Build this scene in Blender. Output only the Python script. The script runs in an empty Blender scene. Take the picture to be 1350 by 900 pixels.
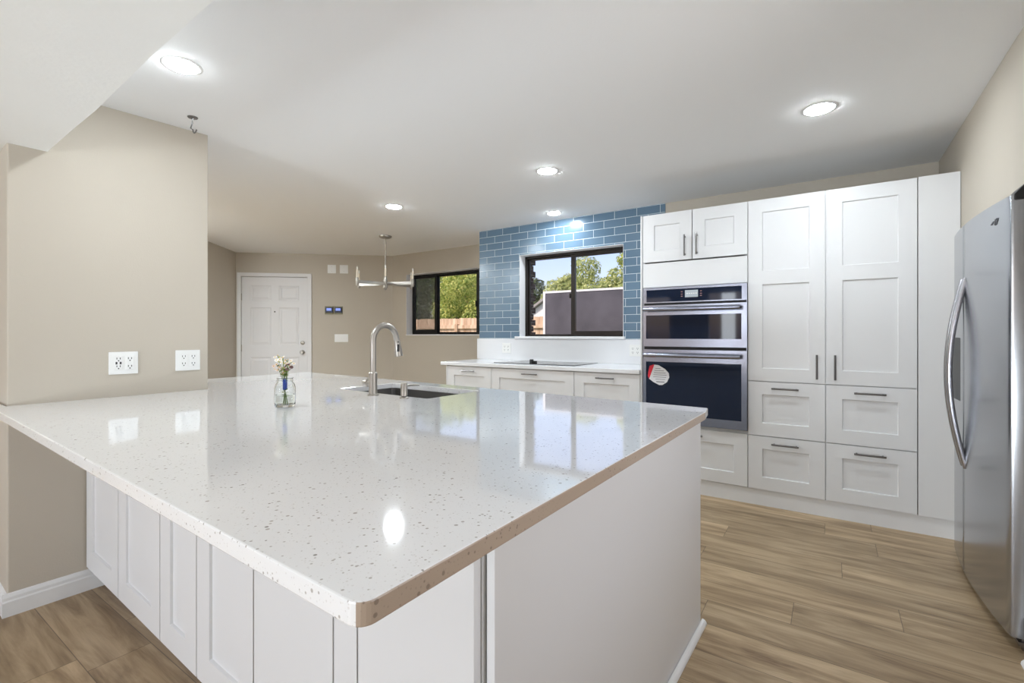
import bpy, bmesh, math, random
from mathutils import Vector, Matrix, Euler, noise
random.seed(7)
scene = bpy.context.scene
C = scene.collection
PI = math.pi
R = math.radians

# ------------------------------------------------------------------ camera, sky, sun, added window lamps, exposure
cam_d = bpy.data.cameras.new('camera')
cam_d.sensor_width = 36.0
cam_d.lens = 36.0 * 625.5 / 1350.0
cam_d.shift_y = -8.8 / 1350.0
cam_d.clip_start = 0.05
cam = bpy.data.objects.new('camera', cam_d)
cam.location = (0, 0, 1.194)
cam.rotation_euler = (R(90), 0, R(33.87))
C.objects.link(cam)
scene.camera = cam

scene.view_settings.view_transform = 'Standard'
scene.view_settings.look = 'None'
scene.view_settings.gamma = 1.0
scene.view_settings.use_curve_mapping = False
scene.view_settings.exposure = 0.08

w = bpy.data.worlds.new('sky')
scene.world = w
w.use_nodes = True
nt = w.node_tree
nt.nodes.clear()
sky = nt.nodes.new('ShaderNodeTexSky')
sky.sky_type = 'NISHITA'
sky.sun_disc = False
sky.sun_elevation = R(48)
sky.sun_rotation = R(200)
sky.air_density = 1.0
sky.dust_density = 2.0
bgn = nt.nodes.new('ShaderNodeBackground')
bgn.inputs['Strength'].default_value = 0.22
wo = nt.nodes.new('ShaderNodeOutputWorld')
tint = nt.nodes.new('ShaderNodeMix')
tint.data_type = 'RGBA'
tint.blend_type = 'MULTIPLY'
tint.inputs[0].default_value = 1.0
tint.inputs[7].default_value = (1.10, 0.97, 1.06, 1)
nt.links.new(sky.outputs[0], tint.inputs[6])
nt.links.new(tint.outputs[2], bgn.inputs['Color'])
nt.links.new(bgn.outputs[0], wo.inputs['Surface'])

sun_d = bpy.data.lights.new('sun', 'SUN')
sun_d.energy = 3.3
sun_d.angle = R(0.6)
sun_d.color = (1.0, 0.93, 0.82)
sun = bpy.data.objects.new('sun', sun_d)
sun.rotation_euler = (R(48), 0, R(-25))
C.objects.link(sun)

LAMP_L = 222.0          # radiance of the downlight lenses
def added_daylight(x, y, z, sx, sz, power, col, rx, rz=0):
    d = bpy.data.lights.new('added_daylight', 'AREA')
    d.shape = 'RECTANGLE'
    d.size = sx
    d.size_y = sz
    d.energy = power
    d.color = col
    o = bpy.data.objects.new('added_daylight', d)
    o.location = (x, y, z)
    o.rotation_euler = (R(90 + rx), 0, R(rz))     # area lamps shine along local -Z; rx tips them upward
    C.objects.link(o)
DAY = (0.84, 0.93, 1.0)
added_daylight(-1.35, -4.25, 0.10, 1.8, 0.9, 255, DAY, 38)       # lamp added outside the rear windows, throwing fill light up at the ceilings
added_daylight(-1.83, -3.72, 1.55, 0.27, 1.1, 13, DAY, 0)           # lamp strip added at the rear window for a bright oven glass reflection
added_daylight(0.86, 1.20, 1.35, 1.2, 1.2, 10, (1.0, 0.96, 0.91), 0, 90)       # lamp added outside the added side window to light the island end

# ------------------------------------------------------------------ helpers
def lin(c):
    return tuple((v / 12.92 if v <= 0.04045 else ((v + 0.055) / 1.055) ** 2.4) for v in c)
def rgb(r, g, b):
    return lin((r / 255.0, g / 255.0, b / 255.0))

def new_mat(name):
    m = bpy.data.materials.new(name)
    m.use_nodes = True
    b = m.node_tree.nodes['Principled BSDF']
    return m, m.node_tree, b
def mat(name, col, rough=0.5, metal=0.0, bump=0.0, bscale=60.0, vary=0.0, vscale=3.0, spec=0.5, coat=0.0):
    m, t, b = new_mat(name)
    b.inputs['Base Color'].default_value = (*col, 1)
    b.inputs['Roughness'].default_value = rough
    b.inputs['Metallic'].default_value = metal
    b.inputs['Specular IOR Level'].default_value = spec
    b.inputs['Coat Weight'].default_value = coat
    co = t.nodes.new('ShaderNodeTexCoord')
    if vary > 0:
        n = t.nodes.new('ShaderNodeTexNoise')
        n.inputs['Scale'].default_value = vscale
        n.inputs['Detail'].default_value = 4
        mr = t.nodes.new('ShaderNodeMapRange')
        mr.inputs[1].default_value = 0.3
        mr.inputs[2].default_value = 0.7
        mr.inputs[3].default_value = 1 - vary
        mr.inputs[4].default_value = 1 + vary * 0.4
        mx = t.nodes.new('ShaderNodeMix')
        mx.data_type = 'RGBA'
        mx.blend_type = 'MULTIPLY'
        mx.inputs[0].default_value = 1
        mx.inputs[6].default_value = (*col, 1)
        t.links.new(co.outputs['Object'], n.inputs['Vector'])
        t.links.new(n.outputs[0], mr.inputs[0])
        t.links.new(mr.outputs[0], mx.inputs[7])
        t.links.new(mx.outputs[2], b.inputs['Base Color'])
    if bump > 0:
        n = t.nodes.new('ShaderNodeTexNoise')
        n.inputs['Scale'].default_value = bscale
        n.inputs['Detail'].default_value = 3
        bp = t.nodes.new('ShaderNodeBump')
        bp.inputs['Strength'].default_value = bump
        bp.inputs['Distance'].default_value = 0.01
        t.links.new(co.outputs['Object'], n.inputs['Vector'])
        t.links.new(n.outputs[0], bp.inputs['Height'])
        t.links.new(bp.outputs[0], b.inputs['Normal'])
    return m

def emit_mat(name, col, strength):
    m, t, b = new_mat(name)
    b.inputs['Base Color'].default_value = (*col, 1)
    b.inputs['Emission Color'].default_value = (*col, 1)
    b.inputs['Emission Strength'].default_value = strength
    return m

M = {}
M['wall'] = mat('beige_paint', rgb(196, 187, 173), 0.65, bump=0.06, bscale=180, vary=0.03, vscale=1.2)
M['ceiling'] = mat('ceiling_paint', rgb(243, 243, 243), 0.8, bump=0.05, bscale=120)
M['soffit'] = mat('soffit_paint', rgb(240, 240, 237), 0.75, bump=0.08, bscale=60, vary=0.02)
M['trim'] = mat('trim_white', rgb(236, 236, 236), 0.4, vary=0.05, vscale=9)
M['cab'] = mat('cabinet_white', rgb(228, 228, 229), 0.36)
M['carcass'] = mat('carcass_white', rgb(226, 226, 226), 0.5)
M['dark'] = mat('shadow_gap_dark', (0.012, 0.012, 0.013), 0.6)
M['nickel'] = mat('brushed_nickel', rgb(180, 175, 168), 0.36, 1.0)
M['pull'] = mat('pull_steel', rgb(128, 126, 126), 0.32, 1.0)
M['steel'] = mat('stainless', rgb(172, 172, 178), 0.24, 1.0)
M['sinksteel'] = mat('sink_steel', rgb(120, 118, 116), 0.5, 1.0)
M['bronze'] = mat('bronze_aluminium', rgb(38, 32, 28), 0.35, 0.3)
M['blackframe'] = mat('black_aluminium', rgb(18, 17, 17), 0.35, 0.2)
M['blackglass'] = mat('oven_glass', rgb(24, 34, 54), 0.04, 0.0, spec=0.32)
M['cooktop'] = mat('cooktop_glass', rgb(26, 26, 30), 0.08, 0.0, spec=0.8)
M['black'] = mat('black_plastic', rgb(24, 24, 26), 0.4)
M['plate'] = mat('plate_white', rgb(240, 240, 238), 0.35)
M['slot'] = mat('slot_dark', rgb(60, 58, 56), 0.5)
M['backsplash'] = mat('backsplash_quartz', rgb(236, 237, 240), 0.16, vary=0.015, vscale=5)
M['door'] = mat('door_paint', rgb(226, 224, 224), 0.42)
M['lens'] = emit_mat('downlight_lens', (0.87, 0.95, 1.0), LAMP_L)
M['sill'] = mat('sill_white', rgb(238, 238, 240), 0.4)
M['paper'] = mat('sticker_paper', rgb(236, 236, 240), 0.5)
M['red'] = mat('sticker_red', rgb(222, 40, 62), 0.5)
M['ink'] = mat('sticker_ink', rgb(120, 120, 128), 0.6)
M['screen'] = emit_mat('oven_screen', rgb(150, 158, 164), 0.5)
M['thermoscreen'] = emit_mat('thermostat_screen', rgb(120, 140, 215), 0.8)
M['thermobody'] = mat('thermostat_navy', rgb(26, 34, 72), 0.3)
M['thermobase'] = mat('thermostat_base', rgb(128, 124, 96), 0.5)
M['candle'] = mat('candle_sleeve', rgb(232, 220, 200), 0.5)
M['bulb'] = mat('bulb_glass', rgb(236, 232, 224), 0.15)
M['grass'] = mat('lawn', rgb(112, 128, 70), 0.9, vary=0.35, vscale=4)
M['board'] = None

def leafy(name, c1, c2):
    m, t, b = new_mat(name)
    g = t.nodes.new('ShaderNodeNewGeometry')
    r = t.nodes.new('ShaderNodeValToRGB')
    r.color_ramp.elements[0].color = (*c1, 1)
    r.color_ramp.elements[1].color = (*c2, 1)
    t.links.new(g.outputs['Random Per Island'], r.inputs[0])
    t.links.new(r.outputs[0], b.inputs['Base Color'])
    b.inputs['Roughness'].default_value = 0.6
    b.inputs['Subsurface Weight'].default_value = 0.0
    tr = t.nodes.new('ShaderNodeBsdfTranslucent')
    t.links.new(r.outputs[0], tr.inputs[0])
    ms = t.nodes.new('ShaderNodeMixShader')
    ms.inputs[0].default_value = 0.4
    t.links.new(b.outputs[0], ms.inputs[1])
    t.links.new(tr.outputs[0], ms.inputs[2])
    t.links.new(ms.outputs[0], t.nodes['Material Output'].inputs['Surface'])
    return m
M['leaf_yellow'] = leafy('leaves_yellow_green', rgb(120, 150, 60), rgb(225, 222, 130))
M['leaf_green'] = leafy('leaves_green', rgb(70, 100, 50), rgb(160, 185, 90))
M['leaf_dark'] = leafy('leaves_dark', rgb(50, 66, 44), rgb(110, 125, 80))
M['leaf_pale'] = leafy('leaves_pale', rgb(140, 160, 95), rgb(226, 226, 160))
M['sprig_leaf'] = mat('sprig_leaf', rgb(104, 130, 52), 0.5)
M['lime'] = mat('lime_leaf', rgb(176, 184, 60), 0.5)
M['stem'] = mat('stem_green', rgb(110, 130, 70), 0.5)
M['petal'] = mat('petal_white', rgb(244, 238, 232), 0.5)
M['petal_pink'] = mat('petal_pink', rgb(226, 206, 202), 0.5)
M['petal_plum'] = mat('petal_plum', rgb(104, 72, 72), 0.5)
M['pollen'] = mat('pollen_yellow', rgb(226, 190, 70), 0.6)
M['blue'] = mat('blue_ribbon', rgb(44, 74, 170), 0.5)
M['bark'] = mat('bark', rgb(96, 82, 70), 0.9, bump=0.6, bscale=12)
M['white_siding'] = mat('white_siding', rgb(225, 225, 225), 0.7)
M['roof'] = mat('roof_grey', rgb(150, 146, 144), 0.9)

def glass_pane(name, tint=(1, 1, 1), refl=0.06):
    m = bpy.data.materials.new(name)
    m.use_nodes = True
    t = m.node_tree
    t.nodes.clear()
    o = t.nodes.new('ShaderNodeOutputMaterial')
    tr = t.nodes.new('ShaderNodeBsdfTransparent')
    tr.inputs[0].default_value = (*tint, 1)
    gl = t.nodes.new('ShaderNodeBsdfGlossy')
    gl.inputs['Roughness'].default_value = 0.0
    fr = t.nodes.new('ShaderNodeFresnel')
    fr.inputs[0].default_value = 1.25
    ms = t.nodes.new('ShaderNodeMixShader')
    t.links.new(fr.outputs[0], ms.inputs[0])
    t.links.new(tr.outputs[0], ms.inputs[1])
    t.links.new(gl.outputs[0], ms.inputs[2])
    t.links.new(ms.outputs[0], o.inputs[0])
    return m
M['pane'] = glass_pane('window_glass')

def screen_mat():
    m = bpy.data.materials.new('insect_mesh')
    m.use_nodes = True
    t = m.node_tree
    t.nodes.clear()
    o = t.nodes.new('ShaderNodeOutputMaterial')
    tr = t.nodes.new('ShaderNodeBsdfTransparent')
    df = t.nodes.new('ShaderNodeBsdfDiffuse')
    df.inputs[0].default_value = (*rgb(120, 118, 112), 1)
    ms = t.nodes.new('ShaderNodeMixShader')
    ms.inputs[0].default_value = 0.38
    t.links.new(tr.outputs[0], ms.inputs[1])
    t.links.new(df.outputs[0], ms.inputs[2])
    t.links.new(ms.outputs[0], o.inputs[0])
    return m
M['insect_mesh'] = screen_mat()

def jar_glass():
    m, t, b = new_mat('jar_glass')
    b.inputs['Base Color'].default_value = (0.97, 0.99, 0.99, 1)
    b.inputs['Roughness'].default_value = 0.0
    b.inputs['IOR'].default_value = 1.2
    b.inputs['Transmission Weight'].default_value = 1.0
    return m
M['jar'] = jar_glass()
def water():
    m, t, b = new_mat('jar_water')
    b.inputs['Base Color'].default_value = (0.95, 0.97, 0.93, 1)
    b.inputs['Roughness'].default_value = 0.0
    b.inputs['IOR'].default_value = 1.15
    b.inputs['Transmission Weight'].default_value = 1.0
    return m
M['water'] = water()

def quartz(name, base, speck, mid, dark, amount=0.85):
    m, t, b = new_mat(name)
    L = t.links.new
    co = t.nodes.new('ShaderNodeTexCoord')
    col = None
    def layer(prev, scale, thr, color, soft, seed, rmax):
        mp = t.nodes.new('ShaderNodeMapping')
        mp.inputs['Location'].default_value = (seed, seed * 2, seed * 0.5)
        v = t.nodes.new('ShaderNodeTexVoronoi')
        v.inputs['Scale'].default_value = scale
        v.inputs['Randomness'].default_value = 1.0
        L(co.outputs['Object'], mp.inputs[0])
        L(mp.outputs[0], v.inputs['Vector'])
        # only some cells hold a speck: a per-cell random value decides its size
        sep = t.nodes.new('ShaderNodeSeparateColor')
        L(v.outputs['Color'], sep.inputs[0])
        size = t.nodes.new('ShaderNodeMapRange')
        size.inputs[1].default_value = thr
        size.inputs[2].default_value = 1.0
        size.inputs[3].default_value = 0.05
        size.inputs[4].default_value = rmax
        L(sep.outputs[0], size.inputs[0])
        d = t.nodes.new('ShaderNodeMath')
        d.operation = 'SUBTRACT'
        L(size.outputs[0], d.inputs[0])
        L(v.outputs['Distance'], d.inputs[1])
        mr = t.nodes.new('ShaderNodeMapRange')
        mr.inputs[1].default_value = 0.0
        mr.inputs[2].default_value = soft
        mr.inputs[3].default_value = 0.0
        mr.inputs[4].default_value = amount
        L(d.outputs[0], mr.inputs[0])
        mx = t.nodes.new('ShaderNodeMix')
        mx.data_type = 'RGBA'
        L(mr.outputs[0], mx.inputs[0])
        if isinstance(prev, tuple):
            mx.inputs[6].default_value = (*prev, 1)
        else:
            L(prev, mx.inputs[6])
        mx.inputs[7].default_value = (*color, 1)
        return mx.outputs[2]
    col = layer(base, 210, 0.45, mid, 0.12, 0.3, 0.42)
    col = layer(col, 120, 0.58, speck, 0.10, 1.7, 0.34)
    col = layer(col, 75, 0.74, speck, 0.07, 5.1, 0.30)
    col = layer(col, 60, 0.86, dark, 0.05, 9.4, 0.22)
    L(col, b.inputs['Base Color'])
    b.inputs['Roughness'].default_value = 0.07
    b.inputs['IOR'].default_value = 1.75
    b.inputs['Coat Weight'].default_value = 0.45
    b.inputs['Coat Roughness'].default_value = 0.03
    return m
M['quartz'] = quartz('speckled_quartz', rgb(248, 248, 249), rgb(176, 170, 164), rgb(230, 228, 227), rgb(120, 112, 106))
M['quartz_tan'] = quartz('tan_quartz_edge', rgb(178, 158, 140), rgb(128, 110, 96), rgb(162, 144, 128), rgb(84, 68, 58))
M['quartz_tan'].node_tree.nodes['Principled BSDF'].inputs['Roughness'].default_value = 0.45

def tile_mat():
    m, t, b = new_mat('blue_glass_tile')
    L = t.links.new
    co = t.nodes.new('ShaderNodeTexCoord')
    sx = t.nodes.new('ShaderNodeSeparateXYZ')
    cb = t.nodes.new('ShaderNodeCombineXYZ')
    L(co.outputs['Object'], sx.inputs[0])
    ax = t.nodes.new('ShaderNodeMath'); ax.inputs[1].default_value = 10 * 0.2215 + 3.296   # seams land on the counted tiles
    az = t.nodes.new('ShaderNodeMath'); az.inputs[1].default_value = 20 * 0.0776 - 1.155
    L(sx.outputs[0], ax.inputs[0]); L(sx.outputs[2], az.inputs[0])
    L(ax.outputs[0], cb.inputs[0]); L(az.outputs[0], cb.inputs[1])
    br = t.nodes.new('ShaderNodeTexBrick')
    br.offset = 0.5
    br.inputs['Scale'].default_value = 1.0
    br.inputs['Brick Width'].default_value = 0.2215
    br.inputs['Row Height'].default_value = 0.0776
    br.inputs['Mortar Size'].default_value = 0.0024
    br.inputs['Mortar Smooth'].default_value = 0.1
    br.inputs['Bias'].default_value = 0.0
    br.inputs['Color1'].default_value = (*rgb(92, 117, 138), 1)
    br.inputs['Color2'].default_value = (*rgb(103, 128, 149), 1)
    br.inputs['Mortar'].default_value = (*rgb(206, 216, 222), 1)
    L(cb.outputs[0], br.inputs['Vector'])
    L(br.outputs['Color'], b.inputs['Base Color'])
    mr = t.nodes.new('ShaderNodeMapRange')
    mr.inputs[3].default_value = 0.2
    mr.inputs[4].default_value = 0.6
    L(br.outputs['Fac'], mr.inputs[0])
    L(mr.outputs[0], b.inputs['Roughness'])
    bp = t.nodes.new('ShaderNodeBump')
    bp.inputs['Strength'].default_value = 0.5
    bp.inputs['Distance'].default_value = 0.002
    bp.invert = True
    L(br.outputs['Fac'], bp.inputs['Height'])
    L(bp.outputs[0], b.inputs['Normal'])
    return m
M['tile'] = tile_mat()

def plank_mat():
    m, t, b = new_mat('oak_planks')
    N = t.nodes.new
    L = t.links.new
    W_, H_ = 1.22, 0.19
    co = N('ShaderNodeTexCoord')
    s = N('ShaderNodeSeparateXYZ')
    L(co.outputs['Object'], s.inputs[0])
    def mth(op, a, bb=None):
        n = N('ShaderNodeMath'); n.operation = op
        for i, v in enumerate((a, bb)):
            if v is None: continue
            if isinstance(v, (int, float)): n.inputs[i].default_value = v
            else: L(v, n.inputs[i])
        return n.outputs[0]
    yr = mth('DIVIDE', mth('ADD', s.outputs[1], 0.012), H_)
    row = mth('FLOOR', yr)
    wn = N('ShaderNodeTexWhiteNoise'); wn.noise_dimensions = '1D'
    L(row, wn.inputs['W'])
    xs = mth('ADD', mth('DIVIDE', s.outputs[0], W_), wn.outputs['Value'])
    col_ = mth('FLOOR', xs)
    cid = N('ShaderNodeCombineXYZ')
    L(col_, cid.inputs[0]); L(row, cid.inputs[1])
    w2 = N('ShaderNodeTexWhiteNoise'); w2.noise_dimensions = '2D'
    L(cid.outputs[0], w2.inputs['Vector'])
    # grain: noise stretched along the plank, shifted per plank
    gx = N('ShaderNodeCombineXYZ')
    L(mth('MULTIPLY', s.outputs[0], 1.1), gx.inputs[0])
    L(mth('MULTIPLY', s.outputs[1], 9.0), gx.inputs[1])
    L(mth('MULTIPLY', w2.outputs['Value'], 40.0), gx.inputs[2])
    n1 = N('ShaderNodeTexNoise'); n1.inputs['Scale'].default_value = 1.6; n1.inputs['Detail'].default_value = 7
    n1.inputs['Roughness'].default_value = 0.62; n1.inputs['Distortion'].default_value = 0.7
    L(gx.outputs[0], n1.inputs['Vector'])
    gx2 = N('ShaderNodeCombineXYZ')
    L(mth('MULTIPLY', s.outputs[0], 5.0), gx2.inputs[0])
    L(mth('MULTIPLY', s.outputs[1], 120.0), gx2.inputs[1])
    L(mth('MULTIPLY', w2.outputs['Value'], 17.0), gx2.inputs[2])
    n2 = N('ShaderNodeTexNoise'); n2.inputs['Scale'].default_value = 1.0; n2.inputs['Detail'].default_value = 4
    L(gx2.outputs[0], n2.inputs['Vector'])
    rp = N('ShaderNodeValToRGB')
    e = rp.color_ramp.elements
    e[0].position = 0.30; e[0].color = (*rgb(112, 88, 62), 1)
    e[1].position = 0.72; e[1].color = (*rgb(208, 184, 150), 1)
    k = e.new(0.5); k.color = (*rgb(170, 146, 114), 1)
    fac = mth('ADD', mth('MULTIPLY', n1.outputs[0], 0.86), mth('MULTIPLY', n2.outputs[0], 0.14))
    L(fac, rp.inputs[0])
    # plank to plank tone
    tone = N('ShaderNodeMapRange')
    tone.inputs[3].default_value = 0.86; tone.inputs[4].default_value = 1.1
    L(w2.outputs['Value'], tone.inputs[0])
    mx = N('ShaderNodeMix'); mx.data_type = 'RGBA'; mx.blend_type = 'MULTIPLY'; mx.inputs[0].default_value = 1
    L(rp.outputs[0], mx.inputs[6]); L(tone.outputs[0], mx.inputs[7])
    # seams
    fy = mth('FRACT', yr); fx = mth('FRACT', xs)
    ey = mth('MINIMUM', fy, mth('SUBTRACT', 1.0, fy))
    exx = mth('MINIMUM', fx, mth('SUBTRACT', 1.0, fx))
    sy = mth('LESS_THAN', ey, 0.0075)
    sx_ = mth('LESS_THAN', exx, 0.0012)
    seam = mth('MAXIMUM', sy, sx_)
    mx2 = N('ShaderNodeMix'); mx2.data_type = 'RGBA'
    L(mth('MULTIPLY', seam, 0.65), mx2.inputs[0])
    L(mx.outputs[2], mx2.inputs[6])
    mx2.inputs[7].default_value = (*rgb(70, 56, 42), 1)
    L(mx2.outputs[2], b.inputs['Base Color'])
    b.inputs['Roughness'].default_value = 0.42
    bp = N('ShaderNodeBump'); bp.inputs['Strength'].default_value = 0.25; bp.inputs['Distance'].default_value = 0.002
    L(mth('SUBTRACT', n2.outputs[0], mth('MULTIPLY', seam, 2.0)), bp.inputs['Height'])
    L(bp.outputs[0], b.inputs['Normal'])
    return m
M['planks'] = plank_mat()

def brushed(name, col, rough, axis_scale):
    m, t, b = new_mat(name)
    b.inputs['Base Color'].default_value = (*col, 1)
    b.inputs['Metallic'].default_value = 1.0
    b.inputs['Roughness'].default_value = rough
    co = t.nodes.new('ShaderNodeTexCoord')
    mp = t.nodes.new('ShaderNodeMapping')
    mp.inputs['Scale'].default_value = axis_scale
    n = t.nodes.new('ShaderNodeTexNoise')
    n.inputs['Scale'].default_value = 1.0
    n.inputs['Detail'].default_value = 3
    mr = t.nodes.new('ShaderNodeMapRange')
    mr.inputs[3].default_value = rough * 0.93
    mr.inputs[4].default_value = rough * 1.08
    t.links.new(co.outputs['Object'], mp.inputs[0])
    t.links.new(mp.outputs[0], n.inputs['Vector'])
    t.links.new(n.outputs[0], mr.inputs[0])
    t.links.new(mr.outputs[0], b.inputs['Roughness'])
    return m
M['fridge'] = brushed('fridge_stainless', rgb(176, 179, 184), 0.2, (2, 2, 300))
M['oven'] = brushed('oven_stainless', rgb(152, 157, 172), 0.24, (2, 2, 300))

def board_mat():
    m = mat('grey_board', rgb(90, 88, 96), 0.8, vary=0.38, vscale=2.2)
    return m
M['board'] = board_mat()

def fence_mat():
    m, t, b = new_mat('cedar_boards')
    co = t.nodes.new('ShaderNodeTexCoord')
    mp = t.nodes.new('ShaderNodeMapping')
    mp.inputs['Scale'].default_value = (7.0, 1, 0.6)
    n = t.nodes.new('ShaderNodeTexNoise')
    n.inputs['Scale'].default_value = 1.0
    n.inputs['Detail'].default_value = 5
    r = t.nodes.new('ShaderNodeValToRGB')
    r.color_ramp.elements[0].position = 0.35
    r.color_ramp.elements[0].color = (*rgb(172, 140, 110), 1)
    r.color_ramp.elements[1].position = 0.7
    r.color_ramp.elements[1].color = (*rgb(224, 200, 172), 1)
    t.links.new(co.outputs['Object'], mp.inputs[0])
    t.links.new(mp.outputs[0], n.inputs['Vector'])
    t.links.new(n.outputs[0], r.inputs[0])
    t.links.new(r.outputs[0], b.inputs['Base Color'])
    b.inputs['Roughness'].default_value = 0.8
    return m
M['fence'] = fence_mat()

def brick_mat():
    m, t, b = new_mat('dark_brick')
    br = t.nodes.new('ShaderNodeTexBrick')
    br.inputs['Scale'].default_value = 1.0
    br.inputs['Brick Width'].default_value = 0.22
    br.inputs['Row Height'].default_value = 0.075
    br.inputs['Mortar Size'].default_value = 0.006
    br.inputs['Color1'].default_value = (*rgb(74, 58, 54), 1)
    br.inputs['Color2'].default_value = (*rgb(92, 74, 68), 1)
    br.inputs['Mortar'].default_value = (*rgb(120, 112, 106), 1)
    co = t.nodes.new('ShaderNodeTexCoord')
    s = t.nodes.new('ShaderNodeSeparateXYZ')
    c = t.nodes.new('ShaderNodeCombineXYZ')
    a = t.nodes.new('ShaderNodeMath')
    t.links.new(co.outputs['Object'], s.inputs[0])
    t.links.new(s.outputs[0], a.inputs[0]); t.links.new(s.outputs[1], a.inputs[1])
    t.links.new(a.outputs[0], c.inputs[0]); t.links.new(s.outputs[2], c.inputs[1])
    t.links.new(c.outputs[0], br.inputs['Vector'])
    t.links.new(br.outputs[0], b.inputs['Base Color'])
    b.inputs['Roughness'].default_value = 0.9
    return m
M['brick'] = brick_mat()

# ---- mesh helpers (all take a bmesh)
def nb():
    return bmesh.new()
def box(bm, x0, x1, y0, y1, z0, z1):
    v = [bm.verts.new(p) for p in ((x0, y0, z0), (x1, y0, z0), (x1, y1, z0), (x0, y1, z0),
                                   (x0, y0, z1), (x1, y0, z1), (x1, y1, z1), (x0, y1, z1))]
    for f in ((3, 2, 1, 0), (4, 5, 6, 7), (0, 1, 5, 4), (1, 2, 6, 5), (2, 3, 7, 6), (3, 0, 4, 7)):
        bm.faces.new([v[i] for i in f])
    return bm
def bx(*a):
    return box(nb(), *a)
def prism(bm, poly, fn, a, b):
    """poly: list of (p, q); fn(p, q, t) -> xyz; swept from t=a to t=b"""
    A = [bm.verts.new(fn(p, q, a)) for p, q in poly]
    B = [bm.verts.new(fn(p, q, b)) for p, q in poly]
    n = len(poly)
    for i in range(n):
        bm.faces.new((A[i], A[(i + 1) % n], B[(i + 1) % n], B[i]))
    bm.faces.new(A[::-1]); bm.faces.new(B)
    bmesh.ops.recalc_face_normals(bm, faces=bm.faces[:])
    return bm
def lathe(bm, prof, c=(0, 0, 0), seg=32, axis='z', cap=True):
    rings = []
    for r, h in prof:
        ring = []
        for i in range(seg):
            a = 2 * PI * i / seg
            p = (r * math.cos(a), r * math.sin(a), h)
            if axis == 'y': p = (p[0], p[2], p[1])
            if axis == 'x': p = (p[2], p[0], p[1])
            ring.append(bm.verts.new((c[0] + p[0], c[1] + p[1], c[2] + p[2])))
        rings.append(ring)
    for a, b in zip(rings, rings[1:]):
        for i in range(seg):
            bm.faces.new((a[i], a[(i + 1) % seg], b[(i + 1) % seg], b[i]))
    if cap and prof[0][0] > 1e-5: bm.faces.new(rings[0][::-1])
    if cap and prof[-1][0] > 1e-5: bm.faces.new(rings[-1])
    bmesh.ops.remove_doubles(bm, verts=bm.verts[:], dist=1e-6)
    bmesh.ops.recalc_face_normals(bm, faces=bm.faces[:])
    return bm
def tube(bm, pts, rad, seg=10, squash=None):
    pts = [Vector(p) for p in pts]
    n = len(pts)
    rads = rad if isinstance(rad, (list, tuple)) else [rad] * n
    T0 = (pts[1] - pts[0]).normalized()
    ref = Vector((0, 0, 1)) if abs(T0.z) < 0.9 else Vector((1, 0, 0))
    N_ = (ref - T0 * ref.dot(T0)).normalized()
    rings = []
    for i, p in enumerate(pts):
        T = ((pts[min(i + 1, n - 1)] - pts[max(i - 1, 0)])).normalized()
        N_ = (N_ - T * N_.dot(T)).normalized()
        B_ = T.cross(N_)
        r = rads[i]
        ring = []
        for k in range(seg):
            a = 2 * PI * k / seg
            ring.append(bm.verts.new(p + N_ * (r * math.cos(a)) + B_ * (r * math.sin(a) * (squash or 1))))
        rings.append(ring)
    for a, b in zip(rings, rings[1:]):
        for k in range(seg):
            bm.faces.new((a[k], a[(k + 1) % seg], b[(k + 1) % seg], b[k]))
    bm.faces.new(rings[0][::-1]); bm.faces.new(rings[-1])
    bmesh.ops.recalc_face_normals(bm, faces=bm.faces[:])
    return bm
def shaker(bm, x0, x1, z0, z1, yf, s=0.088, mids=(), depth=0.019, rec=0.0095, top=None):
    """a frame-and-panel front facing -Y; mids: (z0, z1) of extra rails"""
    xs = [x0, x0 + s, x1 - s, x1]
    zs = [z0, z0 + s]
    for a, b in mids: zs += [a, b]
    zs += [z1 - (top or s), z1]
    def q(xa, xb, za, zb, y):
        bm.faces.new([bm.verts.new(p) for p in ((xa, y, za), (xb, y, za), (xb, y, zb), (xa, y, zb))])
    e = 0.0025
    for i in range(3):
        for j in range(len(zs) - 1):
            xa, xb, za, zb = xs[i], xs[i + 1], zs[j], zs[j + 1]
            if i == 1 and j % 2 == 1:
                o = [(xa, za), (xb, za), (xb, zb), (xa, zb)]
                n_ = [(xa + e, za + e), (xb - e, za + e), (xb - e, zb - e), (xa + e, zb - e)]
                for k in range(4):
                    k2 = (k + 1) % 4
                    bm.faces.new([bm.verts.new(p) for p in ((o[k][0], yf, o[k][1]), (o[k2][0], yf, o[k2][1]),
                                                            (n_[k2][0], yf + rec, n_[k2][1]), (n_[k][0], yf + rec, n_[k][1]))])
                q(n_[0][0], n_[2][0], n_[0][1], n_[2][1], yf + rec)
            else:
                q(xa, xb, za, zb, yf)
    yb = yf + depth
    for p, q2 in (((x0, z0), (x1, z0)), ((x1, z0), (x1, z1)), ((x1, z1), (x0, z1)), ((x0, z1), (x0, z0))):
        # sides share the grid's border as one long quad
        bm.faces.new([bm.verts.new(v) for v in ((p[0], yf, p[1]), (p[0], yb, p[1]), (q2[0], yb, q2[1]), (q2[0], yf, q2[1]))])
    bm.faces.new([bm.verts.new(v) for v in ((x0, yb, z0), (x0, yb, z1), (x1, yb, z1), (x1, yb, z0))])
    bmesh.ops.remove_doubles(bm, verts=bm.verts[:], dist=1e-5)
    bmesh.ops.recalc_face_normals(bm, faces=bm.faces[:])
    return bm
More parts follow.
